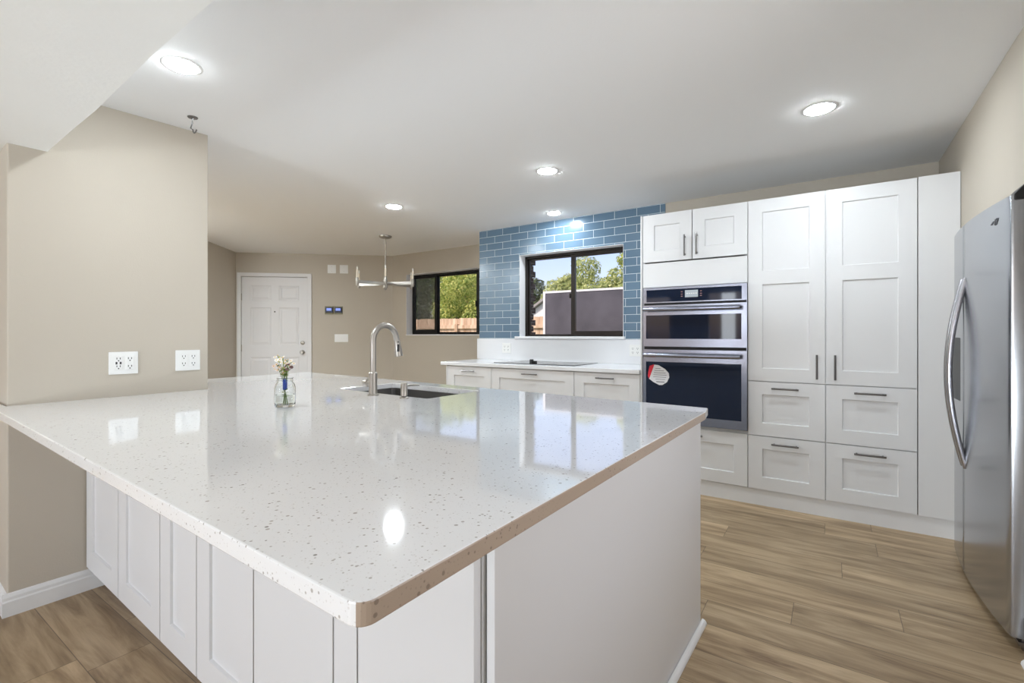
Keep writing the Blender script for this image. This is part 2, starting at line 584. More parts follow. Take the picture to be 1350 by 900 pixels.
def bar_pull(bm, xc, zc, yf, length=0.16, vertical=False):
    h = length / 2
    def P(a, d, b=0):
        return (xc + b, yf - d, zc + a) if vertical else (xc + a, yf - d, zc + b)
    tube(bm, [P(-h, 0.030), P(-h + 0.01, 0.031), P(h - 0.01, 0.031), P(h, 0.030)], 0.0062, 8)
    for s_ in (-1, 1):
        tube(bm, [P(s_ * (h - 0.014), 0.0), P(s_ * (h - 0.014), 0.030)], 0.0055, 8)
    return bm

def link_mesh(name, bm, m, parent=None, bevel=0.0, smooth=False):
    me = bpy.data.meshes.new(name)
    bm.normal_update()
    bm.to_mesh(me); bm.free()
    for k in (m if isinstance(m, (list, tuple)) else [m]):
        me.materials.append(k)
    o = bpy.data.objects.new(name, me)
    C.objects.link(o)
    if parent is not None: o.parent = parent
    if smooth:
        for p in me.polygons: p.use_smooth = True
    if bevel > 0:
        md = o.modifiers.new('edge', 'BEVEL')
        md.width = bevel; md.segments = 2; md.limit_method = 'ANGLE'; md.angle_limit = R(30)
    if smooth == 'auto':
        for p in me.polygons: p.use_smooth = True
        me.set_sharp_from_angle(angle=R(40))
    return o

class Frame:
    """a place with its own axes: (x, y, z) in the frame -> world"""
    def __init__(s, ox=0, oy=0, rz=0):
        s.ox, s.oy, s.rz = ox, oy, rz
    def w(s, x, y, z=0):
        c, n = math.cos(s.rz), math.sin(s.rz)
        return (s.ox + x * c - y * n, s.oy + x * n + y * c, z)
WORLD = Frame()
ISL = Frame(0, 0, R(-2.0))
class Thing:
    def __init__(s, name, label, cat, base, frame=WORLD, group=None, kind=None):
        s.f = frame; s.b = Vector(base)
        o = bpy.data.objects.new(name, None)
        C.objects.link(o)
        o.empty_display_size = 0.1
        o.location = frame.w(*base); o.rotation_euler = (0, 0, frame.rz)
        if label: o['label'] = label
        if cat: o['category'] = cat
        if group: o['group'] = group
        if kind: o['kind'] = kind
        s.o = o
    def part(s, name, bm, m, parent=None, label=None, **k):
        bmesh.ops.translate(bm, verts=bm.verts[:], vec=-s.b)
        o = link_mesh(name, bm, m, parent or s.o, **k)
        if label: o['label'] = label
        return o
def solo(name, bm, m, label, cat, base, frame=WORLD, group=None, kind=None, **k):
    bmesh.ops.translate(bm, verts=bm.verts[:], vec=-Vector(base))
    o = link_mesh(name, bm, m, None, **k)
    o.location = frame.w(*base); o.rotation_euler = (0, 0, frame.rz)
    if label: o['label'] = label
    if cat: o['category'] = cat
    if group: o['group'] = group
    if kind: o['kind'] = kind
    return o
def struct(name, bm, m, frame=WORLD, **k):
    o = link_mesh(name, bm, m, None, **k)
    o.location = frame.w(0, 0, 0); o.rotation_euler = (0, 0, frame.rz)
    o['kind'] = 'structure'
    return o

# ------------------------------------------------------------------ the room
YC, YW, YB = 3.74, 4.392, 5.01       # cabinet fronts, tiled wall, dining wall
XR = 0.627
H = 2.40
def cz(x, y):
    """the old ceiling sags a little towards the soffit"""
    if y >= 2.75: return H
    if y >= 1.30:
        t = (2.75 - y) / 1.45
        return H - 0.095 * t * (0.35 + 0.65 * t) - 0.0
    return H - 0.095 - 0.03 * (1.30 - y)

struct('floor', bx(-8.2, 1.5, -3.7, 5.3, -0.1, 0.0), M['planks'])
bm = nb()
ys = [0.2, 0.6, 0.8, 1.0, 1.15, 1.3, 1.5, 1.7, 1.9, 2.1, 2.3, 2.5, 2.75, 3.2, 4.0, 5.4]
lo = [[bm.verts.new((x, y, cz(x, y))) for y in ys] for x in (-8.2, 1.5)]
hi = [[bm.verts.new((x, y, 2.52)) for y in ys] for x in (-8.2, 1.5)]
for i in range(len(ys) - 1):
    bm.faces.new((lo[0][i], lo[0][i + 1], lo[1][i + 1], lo[1][i]))
    bm.faces.new((hi[0][i], hi[1][i], hi[1][i + 1], hi[0][i + 1]))
    for k in (0, 1):
        bm.faces.new((lo[k][i], hi[k][i], hi[k][i + 1], lo[k][i + 1]))
for i in (0, -1):
    bm.faces.new((lo[0][i], lo[1][i], hi[1][i], hi[0][i]))
bmesh.ops.recalc_face_normals(bm, faces=bm.faces[:])
struct('ceiling', bm, M['ceiling'], smooth='auto')
struct('ceiling_living', bx(-8.2, 1.5, -3.75, 0.2, H, 2.52), M['ceiling'])

# soffit over the seating side of the counter; its edge is a little wavy
bm = nb()
pts = []
for i in range(25):
    x = -6.2 + i * (6.78 / 24)
    key = [(-9, 0.500), (-2.90, 0.500), (-2.45, 0.506), (-2.15, 0.514), (-1.79, 0.506), (-1.25, 0.5125), (9, 0.5125)]
    for (xa, ya), (xb, yb) in zip(key, key[1:]):
        if xa <= x <= xb: pts.append((x, ya + (yb - ya) * (x - xa) / (xb - xa))); break
lower = [(x, y, 2.01) for x, y in pts]; upper = [(x, y, 2.45) for x, y in pts]
lv = [bm.verts.new(p) for p in lower]; uv = [bm.verts.new(p) for p in upper]
lb = [bm.verts.new((x, 0.03, 2.01)) for x, y in pts]; ub = [bm.verts.new((x, 0.03, 2.45)) for x, y in pts]
for i in range(24):
    bm.faces.new((lv[i], lv[i + 1], uv[i + 1], uv[i]))
    bm.faces.new((lb[i], lb[i + 1], lv[i + 1], lv[i]))
    bm.faces.new((ub[i + 1], ub[i], lb[i], lb[i + 1]))
    bm.faces.new((uv[i], uv[i + 1], ub[i + 1], ub[i]))
for i in (0, 24):
    bm.faces.new((lv[i], uv[i], ub[i], lb[i]))
bmesh.ops.recalc_face_normals(bm, faces=bm.faces[:])
struct('ceiling_soffit', bm, M['soffit'], frame=ISL)

def wall_with_hole(bm, x0, x1, y0, y1, z0, z1, holes):
    """wall slab along X with rectangular holes (hx0, hx1, hz0, hz1), holes sorted by x"""
    x = x0
    for a, b, c, d in holes:
        if a > x: box(bm, x, a, y0, y1, z0, z1)
        if c > z0: box(bm, a, b, y0, y1, z0, c)
        if d < z1: box(bm, a, b, y0, y1, d, z1)
        x = b
    if x < x1: box(bm, x, x1, y0, y1, z0, z1)
    return bm
W1 = (-2.846, -1.654, 1.165, 2.070)
W2 = (-5.262, -3.872, 1.196, 2.090)
bm = wall_with_hole(nb(), -3.406, 1.5, YW + 0.008, YW + 0.16, 0, H + 0.02, [W1])
struct('wall_north', bm, M['wall'])
bm = wall_with_hole(nb(), -3.406, -1.257, YW, YW + 0.008, 1.15, H, [W1])
struct('wall_tile', bm, M['tile'])
bm = wall_with_hole(nb(), -5.62, -3.406, YB, YB + 0.16, 0, H + 0.02, [W2])
box(bm, -3.406, -3.25, YW + 0.16, YB + 0.16, 0, H + 0.02)
struct('wall_dining', bm, M['wall'])
# angled entry wall with the door, and the side wall square to it
ang = math.atan2(0.670, 0.742)
ENT = Frame(-7.221, 3.511, ang)
DO = (0.072, 1.0, 0.0, 2.06)
bm = wall_with_hole(nb(), -0.12, 2.25, 0, 0.14, 0, H + 0.02, [DO])
struct('wall_entry', bm, M['wall'], frame=ENT)
bm = bx(-0.12, 0, -2.6, 0.0, 0, H + 0.02)
struct('wall_side', bm, M['wall'], frame=ENT)
sx0, sy0, _ = ENT.w(0, -2.6)
struct('wall_west', bx(sx0 - 0.1, sx0, -3.75, sy0 + 0.03, 0, H + 0.02), M['wall'])
# the stub wall (column) the counter dies into
KX, KY0, KY1 = -2.92, 0.376, 1.150
struct('wall_column', bx(KX - 1.1, KX, KY0, KY1, 0, H + 0.02), M['wall'], frame=ISL, bevel=0.006)
# right wall with the refrigerator alcove
AY0, AY1, AZ = 2.49, 3.56, 1.775
bm = nb()
box(bm, XR, XR + 0.12, AY1, YW + 0.01, 0, H + 0.02)
box(bm, XR, XR + 0.12, AY0, AY1, AZ, H + 0.02)
box(bm, XR - 0.02, XR + 0.10, -3.75, 0.55, 0, H + 0.02)
box(bm, XR - 0.02, XR + 0.10, 1.85, AY0, 0, H + 0.02)
box(bm, XR - 0.02, XR + 0.10, 0.55, 1.85, 0, 0.7)
box(bm, XR - 0.02, XR + 0.10, 0.55, 1.85, 2.0, H + 0.02)
struct('wall_east', bm, M['wall'])
bm = nb()
box(bm, 1.42, 1.5, AY0 - 0.08, AY1 + 0.08, 0, H)
box(bm, XR + 0.12, 1.42, AY0 - 0.08, AY0, 0, H)
box(bm, XR + 0.12, 1.42, AY1, AY1 + 0.08, 0, H)
box(bm, XR + 0.12, 1.42, AY0, AY1, AZ + 0.08, AZ + 0.16)
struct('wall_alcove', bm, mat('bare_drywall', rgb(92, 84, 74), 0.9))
# rear living room wall with two large windows, behind the camera
LW1, LW2 = (-4.8, -3.0, 0.35, 2.1), (-2.25, -0.45, 0.05, 2.15)
bm = wall_with_hole(nb(), sx0, 1.5, -3.68, -3.55, 0, H + 0.02, [LW1, LW2])
struct('wall_south', bm, M['wall'])
for n, (a, b, c, d) in ((3, LW1), (4, LW2)):
    t = Thing('window_%d' % n, None, None, (a, -3.6, c), kind='structure')
    bm = nb()
    for (p, q, r_, s_) in ((a, a + .05, c, d), (b - .05, b, c, d), (a, b, c, c + .05), (a, b, d - .05, d), ((a + b) / 2 - .03, (a + b) / 2 + .03, c, d)):
        box(bm, p, q, -3.65, -3.58, r_, s_)
    t.part('frame', bm, M['trim'])
    t.part('pane', bx(a + .03, b - .03, -3.622, -3.618, c + .03, d - .03), M['pane'])

t = Thing('window_5', None, None, (XR + 0.04, 1.2, 0.7), kind='structure')  # unseen side window, added to let lamp light onto the island end
bm = nb()
for p in ((0.55, 0.60, .7, 2.0), (1.80, 1.85, .7, 2.0), (0.60, 1.80, .7, .75), (0.60, 1.80, 1.95, 2.0), (1.17, 1.23, .75, 1.95)):
    box(bm, XR + 0.02, XR + 0.07, p[0], p[1], p[2], p[3])
t.part('frame', bm, M['trim'])
t.part('pane', bx(XR + 0.043, XR + 0.047, 0.57, 1.83, .72, 1.98), M['pane'])

# baseboards
BB = [(0, 0), (0.016, 0), (0.016, 0.062), (0.012, 0.068), (0.012, 0.080), (0.006, 0.092), (0, 0.095)]
def base_x(x0, x1, y, sgn=-1):
    return prism(nb(), BB, lambda p, q, t: (t, y + sgn * p, q), x0, x1)
def base_y(y0, y1, x, sgn=-1):
    return prism(nb(), BB, lambda p, q, t: (x + sgn * p, t, q), y0, y1)
struct('baseboard_column', base_y(KY0 - 0.016, 0.70, KX, 1), M['trim'], frame=ISL)
struct('baseboard_column_end', base_x(KX - 1.1, KX, KY0, -1), M['trim'], frame=ISL)
struct('baseboard_entry', base_x(1.06, 2.2, 0, -1), M['trim'], frame=ENT)
struct('baseboard_side', base_y(-2.55, -0.02, 0, 1), M['trim'], frame=ENT)
struct('baseboard_dining', base_x(-5.5, -3.41, YB, -1), M['trim'])
bm = base_y(0.2, AY0 - 0.02, XR - 0.02, -1)
QR = [(0.016, 0), (0.034, 0), (0.032, 0.010), (0.026, 0.018), (0.016, 0.022)]
prism(bm, QR, lambda p, q, t: (XR - 0.02 - p, t, q), 0.2, AY0 - 0.03)
struct('baseboard_east', bm, M['trim'])
struct('baseboard_nook', base_y(AY1 + 0.0, YC + 0.06, XR, -1), M['trim'])

# ---- windows
def slider(num, W, yfr, fm, deep, label_sash):
    a, b, c, d = W
    t = Thing('window_%d' % num, None, None, (a, yfr, c), kind='structure')
    fw = 0.030
    bm = nb()
    for p in ((a, a + fw, c, d), (b - fw, b, c, d), (a, b, c, c + fw * 0.8), (a, b, d - fw, d)):
        box(bm, p[0], p[1], yfr, yfr + 0.06, p[2], p[3])
    t.part('frame', bm, fm, bevel=0.002)
    return t, fw
# kitchen window (tile wall)
t, fw = slider(1, W1, 4.50, M['bronze'], 0.11, '')
a, b, c, d = W1
mid = -2.185
def sash(t, x0, x1, z0, z1, y, m, wl, wr, wb, wt, name='sash'):
    bm = nb()
    box(bm, x0, x0 + wl, y, y + 0.022, z0, z1)
    box(bm, x1 - wr, x1, y, y + 0.022, z0, z1)
    box(bm, x0 + wl, x1 - wr, y, y + 0.022, z0, z0 + wb)
    box(bm, x0 + wl, x1 - wr, y, y + 0.022, z1 - wt, z1)
    s_ = t.part(name, bm, m, bevel=0.0015)
    t.part('pane', bx(x0 + wl, x1 - wr, y + 0.009, y + 0.013, z0 + wb, z1 - wt), M['pane'], parent=s_)
    return s_
# sizes seen through the opening shift with depth, so the mullion is set at the sash plane
s1 = sash(t, a + fw, -2.235, c + 0.024, d - fw, 4.532, M['bronze'], 0.014, 0.022, 0.012, 0.02)
s2 = sash(t, -2.275, b - fw, c + 0.024, d - fw, 4.508, M['bronze'], 0.045, 0.02, 0.045, 0.03)
t.part('latch', bx(-2.292, -2.277, 4.498, 4.512, 1.58, 1.63), M['bronze'], parent=s2)
bm = nb()      # plaster returns
box(bm, a, a + 0.004, YW - 0.004, 4.50, c, d); box(bm, b - 0.004, b, YW - 0.004, 4.50, c, d); box(bm, a, b, YW - 0.004, 4.50, d - 0.004, d)
t.part('reveal', bm, M['sill'])
t.part('sill', bx(a - 0.045, b + 0.02, YW - 0.035, 4.50, c - 0.014, c + 0.012), M['sill'], bevel=0.003)
# dining window
t, fw = slider(2, W2, 5.125, M['blackframe'], 0.11, '')
a, b, c, d = W2
s1 = sash(t, a + fw, -4.76, c + 0.024, d - fw, 5.133, M['blackframe'], 0.03, 0.05, 0.05, 0.03)
s2 = sash(t, -4.79, b - fw, c + 0.024, d - fw, 5.157, M['blackframe'], 0.045, 0.15, 0.015, 0.02)
t.part('insect_screen', bx(a + fw + 0.02, -4.80, 5.176, 5.177, c + 0.05, d - 0.05), M['insect_mesh'], label='fine grey insect screen')
t.part('latch', bx(-4.035, -4.015, 5.110, 5.126, 1.58, 1.66), M['blackframe'])
bm = nb()
box(bm, a, a + 0.004, YB - 0.003, 5.125, c, d); box(bm, a, b, YB - 0.003, 5.125, d - 0.004, d)
t.part('reveal', bm, M['sill'])
t.part('sill', bx(a, b, YB - 0.014, 5.125, c - 0.012, c + 0.004), M['sill'], bevel=0.002)

# ---- entry door
t = Thing('door_1', None, None, (0.03, 0, 0), frame=ENT, kind='structure')
bm = nb()
for p in ((0.022, 0.074, 0, 2.105), (0.998, 1.058, 0, 2.105)):
    box(bm, p[0], p[1], -0.020, 0.0, p[2], p[3])
box(bm, 0.074, 0.998, -0.020, 0.0, 2.052, 2.105)
for p in ((0.068, 0.074), (0.998, 1.004)):
    box(bm, p[0], p[1], 0.0, 0.12, 0, 2.055)
box(bm, 0.074, 0.998, 0.0, 0.12, 2.050, 2.056)
t.part('door_frame', bm, M['door'], bevel=0.003)
def six_panel(bm, x0, x1, z0, z1, yf):
    xs = [x0, x0 + 0.118, x0 + 0.405, x1 - 0.405, x1 - 0.118, x1]
    zs = [z0, z0 + 0.24, z0 + 0.855, z0 + 1.030, z0 + 1.590, z0 + 1.690, z0 + 1.915, z1]
    for i in range(5):
        for j in range(7):
            xa, xb, za, zb = xs[i], xs[i + 1], zs[j], zs[j + 1]
            if i % 2 == 1 and j % 2 == 1:
                rings = [((0, 0), 0), ((0.012, 0.012), 0.008), ((0.030, 0.030), 0.008), ((0.048, 0.048), 0.002)]
                prev = None
                for (e, _), dep in rings:
                    ring = [bm.verts.new(p) for p in ((xa + e, yf + dep, za + e), (xb - e, yf + dep, za + e), (xb - e, yf + dep, zb - e), (xa + e, yf + dep, zb - e))]
                    if prev:
                        for k in range(4):
                            bm.faces.new((prev[k], prev[(k + 1) % 4], ring[(k + 1) % 4], ring[k]))
                    prev = ring
                bm.faces.new(prev)
            else:
                bm.faces.new([bm.verts.new(p) for p in ((xa, yf, za), (xb, yf, za), (xb, yf, zb), (xa, yf, zb))])
    yb = yf + 0.044
    for p, q in (((x0, z0), (x1, z0)), ((x1, z0), (x1, z1)), ((x1, z1), (x0, z1)), ((x0, z1), (x0, z0))):
        bm.faces.new([bm.verts.new(v) for v in ((p[0], yf, p[1]), (p[0], yb, p[1]), (q[0], yb, q[1]), (q[0], yf, q[1]))])
    bm.faces.new([bm.verts.new(v) for v in ((x0, yb, z0), (x0, yb, z1), (x1, yb, z1), (x1, yb, z0))])
    bmesh.ops.remove_doubles(bm, verts=bm.verts[:], dist=1e-5)
    bmesh.ops.recalc_face_normals(bm, faces=bm.faces[:])
    return bm
leaf = t.part('door_leaf', six_panel(nb(), 0.078, 0.994, 0.008, 2.046, 0.006), M['door'])
bm = lathe(nb(), [(0.0, -0.060), (0.020, -0.058), (0.029, -0.046), (0.029, -0.036), (0.020, -0.026), (0.011, -0.020), (0.011, 0.0), (0.032, 0.0), (0.032, 0.008)], (0.927, 0.0, 0.936), 24, 'y')
t.part('door_knob', bm, M['nickel'], parent=leaf, smooth='auto')
bm = lathe(nb(), [(0.0, -0.016), (0.018, -0.014), (0.028, -0.008), (0.030, 0.006)], (0.927, 0.0, 1.075), 24, 'y')
t.part('deadbolt', bm, M['nickel'], parent=leaf, smooth='auto')
bm = lathe(nb(), [(0.0, -0.004), (0.009, -0.004), (0.011, 0.006)], (0.535, 0.0, 1.535), 16, 'y')
t.part('peephole', bm, M['slot'], parent=leaf)
for z in (0.25, 1.0, 1.75):
    bm = lathe(nb(), [(0.008, z - 0.05), (0.008, z + 0.05)], (0.075, -0.004, 0), 10)
    t.part('hinge', bm, M['nickel'], parent=leaf)

# ------------------------------------------------------------------ tall cabinets
G = 0.0027
def handle(t, door, xc, zc, yf, vertical=False, length=0.16):
    t.part('handle', bar_pull(nb(), xc, zc, yf, length, vertical), M['pull'], parent=door, smooth='auto')
def front(t, name, x0, x1, z0, z1, yf, mids=(), **k):
    return t.part(name, shaker(nb(), x0 + G, x1 - G, z0 + G, z1 - G, yf, mids=mids, **k), M['cab'], bevel=0.0012)
YF = YC - 0.020          # front face of doors
# oven tower
X0, X1 = -1.247, -0.4855
t = Thing('oven_cabinet', 'tall white cabinet holding the built-in oven, two small doors on top', 'cabinet', (X0, YC, 0))
bm = nb()
box(bm, X0, X0 + 0.018, YC, YW - 0.01, 0.114, 2.14)
box(bm, X1 - 0.018, X1, YC, YW - 0.01, 0.114, 2.14)
box(bm, X0 + 0.018, X1 - 0.018, YC, YW - 0.01, 2.122, 2.14)
box(bm, X0 + 0.018, X1 - 0.018, YC, YW - 0.01, 1.58, 1.598)
box(bm, X0 + 0.018, X1 - 0.018, YC, YW - 0.01, 0.114, 0.132)
box(bm, X0 + 0.018, X1 - 0.018, YC, YW - 0.01, 0.49, 0.508)
box(bm, X0 + 0.018, X1 - 0.018, YW - 0.03, YW - 0.01, 0.132, 2.122)
t.part('carcass', bm, M['carcass'])
xm = -0.8645
d1 = front(t, 'door', X0 + 0.004, xm, 1.763, 2.14, YF); handle(t, d1, -0.916, 1.870, YF, True)
d2 = front(t, 'door', xm, X1, 1.763, 2.14, YF); handle(t, d2, -0.830, 1.873, YF, True)
t.part('filler_panel', bx(X0 + 0.004 + G, X1 - G, YF, YC, 1.566, 1.755), M['cab'], bevel=0.001)
d3 = front(t, 'drawer', X0 + 0.004, X1, 0.114, 0.492, YF); handle(t, d3, -0.864, 0.443, YF)
t.part('side_panel', bx(X0 - 0.014, X0, YF, YW - 0.002, 0.0, 2.14), M['cab'], bevel=0.001)
# pantries
def pantry(x0, x1, hx, label):
    t = Thing('pantry_cabinet', label, 'cabinet', (x0, YC, 0), group='tall pantry cabinets')
    t.part('carcass', bx(x0, x1, YC, YW - 0.01, 0.114, 2.14), M['carcass'])
    d = front(t, 'door', x0, x1, 0.870, 2.14, YF, mids=((1.545, 1.640),)); handle(t, d, hx, 0.982, YF, True)
    xc = (x0 + x1) / 2
    d = front(t, 'drawer', x0, x1, 0.490, 0.870, YF); handle(t, d, xc, 0.824, YF)
    d = front(t, 'drawer', x0, x1, 0.112, 0.490, YF); handle(t, d, xc, 0.441, YF)
pantry(-0.4855, -0.0265, -0.074, 'tall white shaker pantry cabinet right beside the oven tower')
pantry(-0.0265, 0.4350, 0.025, 'tall white shaker pantry cabinet next to the plain filler panel')
solo('filler_panel', bx(0.4375, 0.6245, YF, YC + 0.02, 0.112, 2.14), M['cab'], 'plain flat white panel between the pantry and the corner wall', 'panel', (0.44, YF, 0.112), bevel=0.0012)
solo('toe_kick', bx(X0 + 0.001, 0.6245, YF + 0.012, YF + 0.028, 0.0, 0.111), M['cab'], 'white plinth strip under the tall oven and pantry cabinets', 'plinth', (X0, YF, 0))

# ---- wall oven
OX0, OX1 = -1.232, -0.488
YO = YF - 0.022
t = Thing('wall_oven', 'built-in stainless double wall oven with microwave above and sticker', 'oven', (OX0, YO, 0.515))
t.part('body', bx(OX0 + 0.03, OX1 - 0.03, YF + 0.012, YW - 0.05, 0.530, 1.555), M['black'])
t.part('trim_frame', bx(OX0, OX1, YF - 0.004, YF + 0.012, 0.513, 1.561), M['oven'], bevel=0.001)
def plate_with_glass(name, z0, z1, gz0, gz1, gx0, gx1, label=None):
    bm = nb()
    for p in ((OX0, gx0, z0, z1), (gx1, OX1, z0, z1), (gx0, gx1, z0, gz0), (gx0, gx1, gz1, z1)):
        box(bm, p[0], p[1], YO, YF - 0.004, p[2], p[3])
    bmesh.ops.remove_doubles(bm, verts=bm.verts[:], dist=1e-5)
    o = t.part(name, bm, M['oven'], bevel=0.0)
    g = t.part('glass', bx(gx0 - 0.001, gx1 + 0.001, YO + 0.002, YF - 0.004, gz0 - 0.001, gz1 + 0.001), M['blackglass'], parent=o, label='black glass')
    return o, g
cp, g = plate_with_glass('control_panel', 1.441, 1.560, 1.449, 1.543, -1.205, -0.522)
t.part('display', bx(-0.911, -0.818, YO - 0.001, YO + 0.002, 1.477, 1.530), M['screen'], parent=cp, label='grey lit display')
bmk = mat('button_mark', rgb(150, 112, 112), 0.5)
for x in (-0.935, -0.797):
    for z in (1.486, 1.502, 1.520):
        t.part('button', bx(x - 0.006, x + 0.006, YO, YO + 0.002, z - 0.003, z + 0.003), bmk, parent=cp)
bm = nb()
for i in range(5):
    box(bm, -0.900 + i * 0.016, -0.890 + i * 0.016, YO - 0.0016, YO - 0.0008, 1.502, 1.508)
t.part('display_digits', bm, M['plate'], parent=cp)
t.part('vent_slot', bx(OX0 + 0.006, OX1 - 0.006, YO + 0.012, YF - 0.003, 1.424, 1.442), M['dark'])
mw, g = plate_with_glass('microwave_door', 1.103, 1.424, 1.163, 1.346, -1.208, -0.524)
od, g = plate_with_glass('oven_door', 0.519, 1.080, 0.580, 0.985, -1.208, -0.524)
t.part('vent_slot', bx(OX0 + 0.006, OX1 - 0.006, YO + 0.012, YF - 0.003, 1.079, 1.104), M['dark'])
def oven_handle(par, z):
    bm = tube(nb(), [(-1.214, YO - 0.052, z), (-1.20, YO - 0.054, z), (-0.54, YO - 0.054, z), (-0.526, YO - 0.052, z)], 0.0165, 16)
    for x in (-1.180, -0.560):
        tube(bm, [(x, YO - 0.050, z), (x, YO + 0.001, z)], 0.011, 10)
    t.part('handle', bm, M['oven'], parent=par, smooth='auto')
oven_handle(mw, 1.390)
oven_handle(od, 1.038)
# the round-cornered sticker on the oven glass: white with a red end and small print
def outline(pts, y, th):
    bm = nb()
    prism(bm, pts, lambda p, q, t_: (p, t_, q), y, y - th)
    return bm
stick = [(-1.190, 0.905), (-1.180, 0.950), (-1.150, 0.962), (-1.110, 0.958), (-1.060, 0.930), (-1.032, 0.900), (-1.028, 0.868), (-1.045, 0.830), (-1.080, 0.806), (-1.105, 0.804), (-1.150, 0.825), (-1.185, 0.850), (-1.194, 0.872)]
st = t.part('sticker', outline(stick, YO + 0.002, 0.0012), M['paper'], label='white sticker with red end')
redp = [(-1.190, 0.905), (-1.180, 0.950), (-1.150, 0.962), (-1.143, 0.961), (-1.182, 0.853), (-1.185, 0.850), (-1.194, 0.872)]
t.part('red_band', outline(redp, YO + 0.0008, 0.0008), M['red'], parent=st, label='red band')
bm = nb()
for i, (a_, b_) in enumerate(((-1.135, -1.095), (-1.142, -1.068), (-1.146, -1.055), (-1.150, -1.048), (-1.152, -1.052), (-1.135, -1.06))):
    z = 0.930 - i * 0.0165
    box(bm, a_, b_, YO + 0.0002, YO + 0.0008, z, z + 0.0035)
box(bm, -1.128, -1.064, YO + 0.0002, YO + 0.0008, 0.826, 0.832)
t.part('print_lines', bm, M['ink'], parent=st)

# ------------------------------------------------------------------ base cabinets, back counter, cooktop
def base_cab(x0, x1, label, left=False):
    t = Thing('base_cabinet', label, 'cabinet', (x0, YC, 0), group='base cabinets under the window')
    t.part('carcass', bx(x0, x1, YC, YW - 0.03, 0.114, 0.878), M['carcass'])
    hs = 0.378
    d = front(t, 'drawer', x0, x1, 0.494, 0.874, YF); handle(t, d, (x0 + x1) / 2, 0.832, YF)
    d = front(t, 'drawer', x0, x1, 0.114, 0.494, YF); handle(t, d, (x0 + x1) / 2, 0.446, YF)
base_cab(-3.305, -2.738, 'white base cabinet at the far open end of the back counter')
base_cab(-2.738, -1.848, 'wide white base cabinet directly under the black cooktop')
base_cab(-1.848, -1.2625, 'white base cabinet between the cooktop cabinet and the oven tower')
solo('end_panel', bx(-3.322, -3.307, YF, YW - 0.03, 0.0, 0.878), M['cab'], 'thin white end panel closing the far end of the base cabinets', 'panel', (-3.322, YF, 0))
solo('toe_kick', bx(-3.305, -1.2625, YC + 0.05, YC + 0.066, 0.0, 0.111), M['cab'], 'white plinth strip under the base cabinets below the window', 'plinth', (-3.3, YC + 0.05, 0))
solo('countertop', bx(-3.385, -1.2625, YF - 0.018, YW - 0.003, 0.880, 0.914), M['backsplash'], 'white quartz counter along the tiled wall under the kitchen window', 'countertop', (-3.385, YF, 0.88), bevel=0.003)
solo('backsplash', bx(-3.425, -1.2625, YW - 0.020, YW - 0.001, 0.9145, 1.150), M['backsplash'], 'white quartz backsplash slab between back counter and blue tile', 'backsplash', (-3.425, YW - 0.02, 0.9145), bevel=0.0015)
t = Thing('cooktop', 'flat black glass electric cooktop set into the back counter', 'cooktop', (-2.80, 3.83, 0.9145))
t.part('glass_top', bx(-2.795, -1.900, 3.835, 4.345, 0.9145, 0.9195), M['cooktop'], bevel=0.002)
bmk = mat('burner_mark', rgb(120, 120, 124), 0.3)
for x, y, r_ in ((-2.58, 4.18, .10), (-2.60, 3.97, .075), (-2.12, 4.18, .075), (-2.10, 3.97, .10), (-2.35, 4.10, .12)):
    bm = lathe(nb(), [(r_ - 0.002, 0.9196), (r_ - 0.002, 0.9199), (r_, 0.9199), (r_, 0.9196)], (x, y, 0), 40, cap=False)
    t.part('burner_ring', bm, bmk)
bm = lathe(nb(), [(0.0, 0.952), (0.017, 0.952), (0.020, 0.946), (0.021, 0.9196)], (-2.455, 4.005, 0), 20)
box(bm, -2.425, -2.395, 3.99, 4.01, 0.9196, 0.938)
solo('pot_rest', bm, M['black'], 'small black knob-like piece lying on the cooktop glass', 'knob', (-2.455, 4.005, 0.9196), smooth='auto')

# ------------------------------------------------------------------ outlets, switches, thermostats
def plate_part(t, name, x0, x1, z0, z1, y):
    return t.part(name, bx(x0, x1, y - 0.006, y, z0, z1), M['plate'], bevel=0.0025)
def receptacle(t, xc, zc, y, usb=False, vflip=1):
    bm = bx(xc - 0.0165, xc + 0.0165, y - 0.0085, y - 0.006, zc - 0.033, zc + 0.033)
    d = t.part('receptacle', bm, M['plate'], bevel=0.001)
    for dz in (0.019, -0.019):
        for dx in (-0.0065, 0.0065):
            t.part('slot', bx(xc + dx - 0.0015, xc + dx + 0.0015, y - 0.0088, y - 0.0084, zc + dz - 0.001, zc + dz + 0.008), M['slot'], parent=d)
        t.part('ground_hole', lathe(nb(), [(0.0030, -0.0088), (0.0030, -0.0084)], (xc, y, zc + dz - 0.0075), 10, 'y'), M['slot'], parent=d)
    if usb:
        for dx in (-0.008, 0.008):
            t.part('usb_port', bx(xc + dx - 0.0035, xc + dx + 0.0035, y - 0.0089, y - 0.0084, zc - 0.006, zc + 0.006), M['slot'], parent=d)
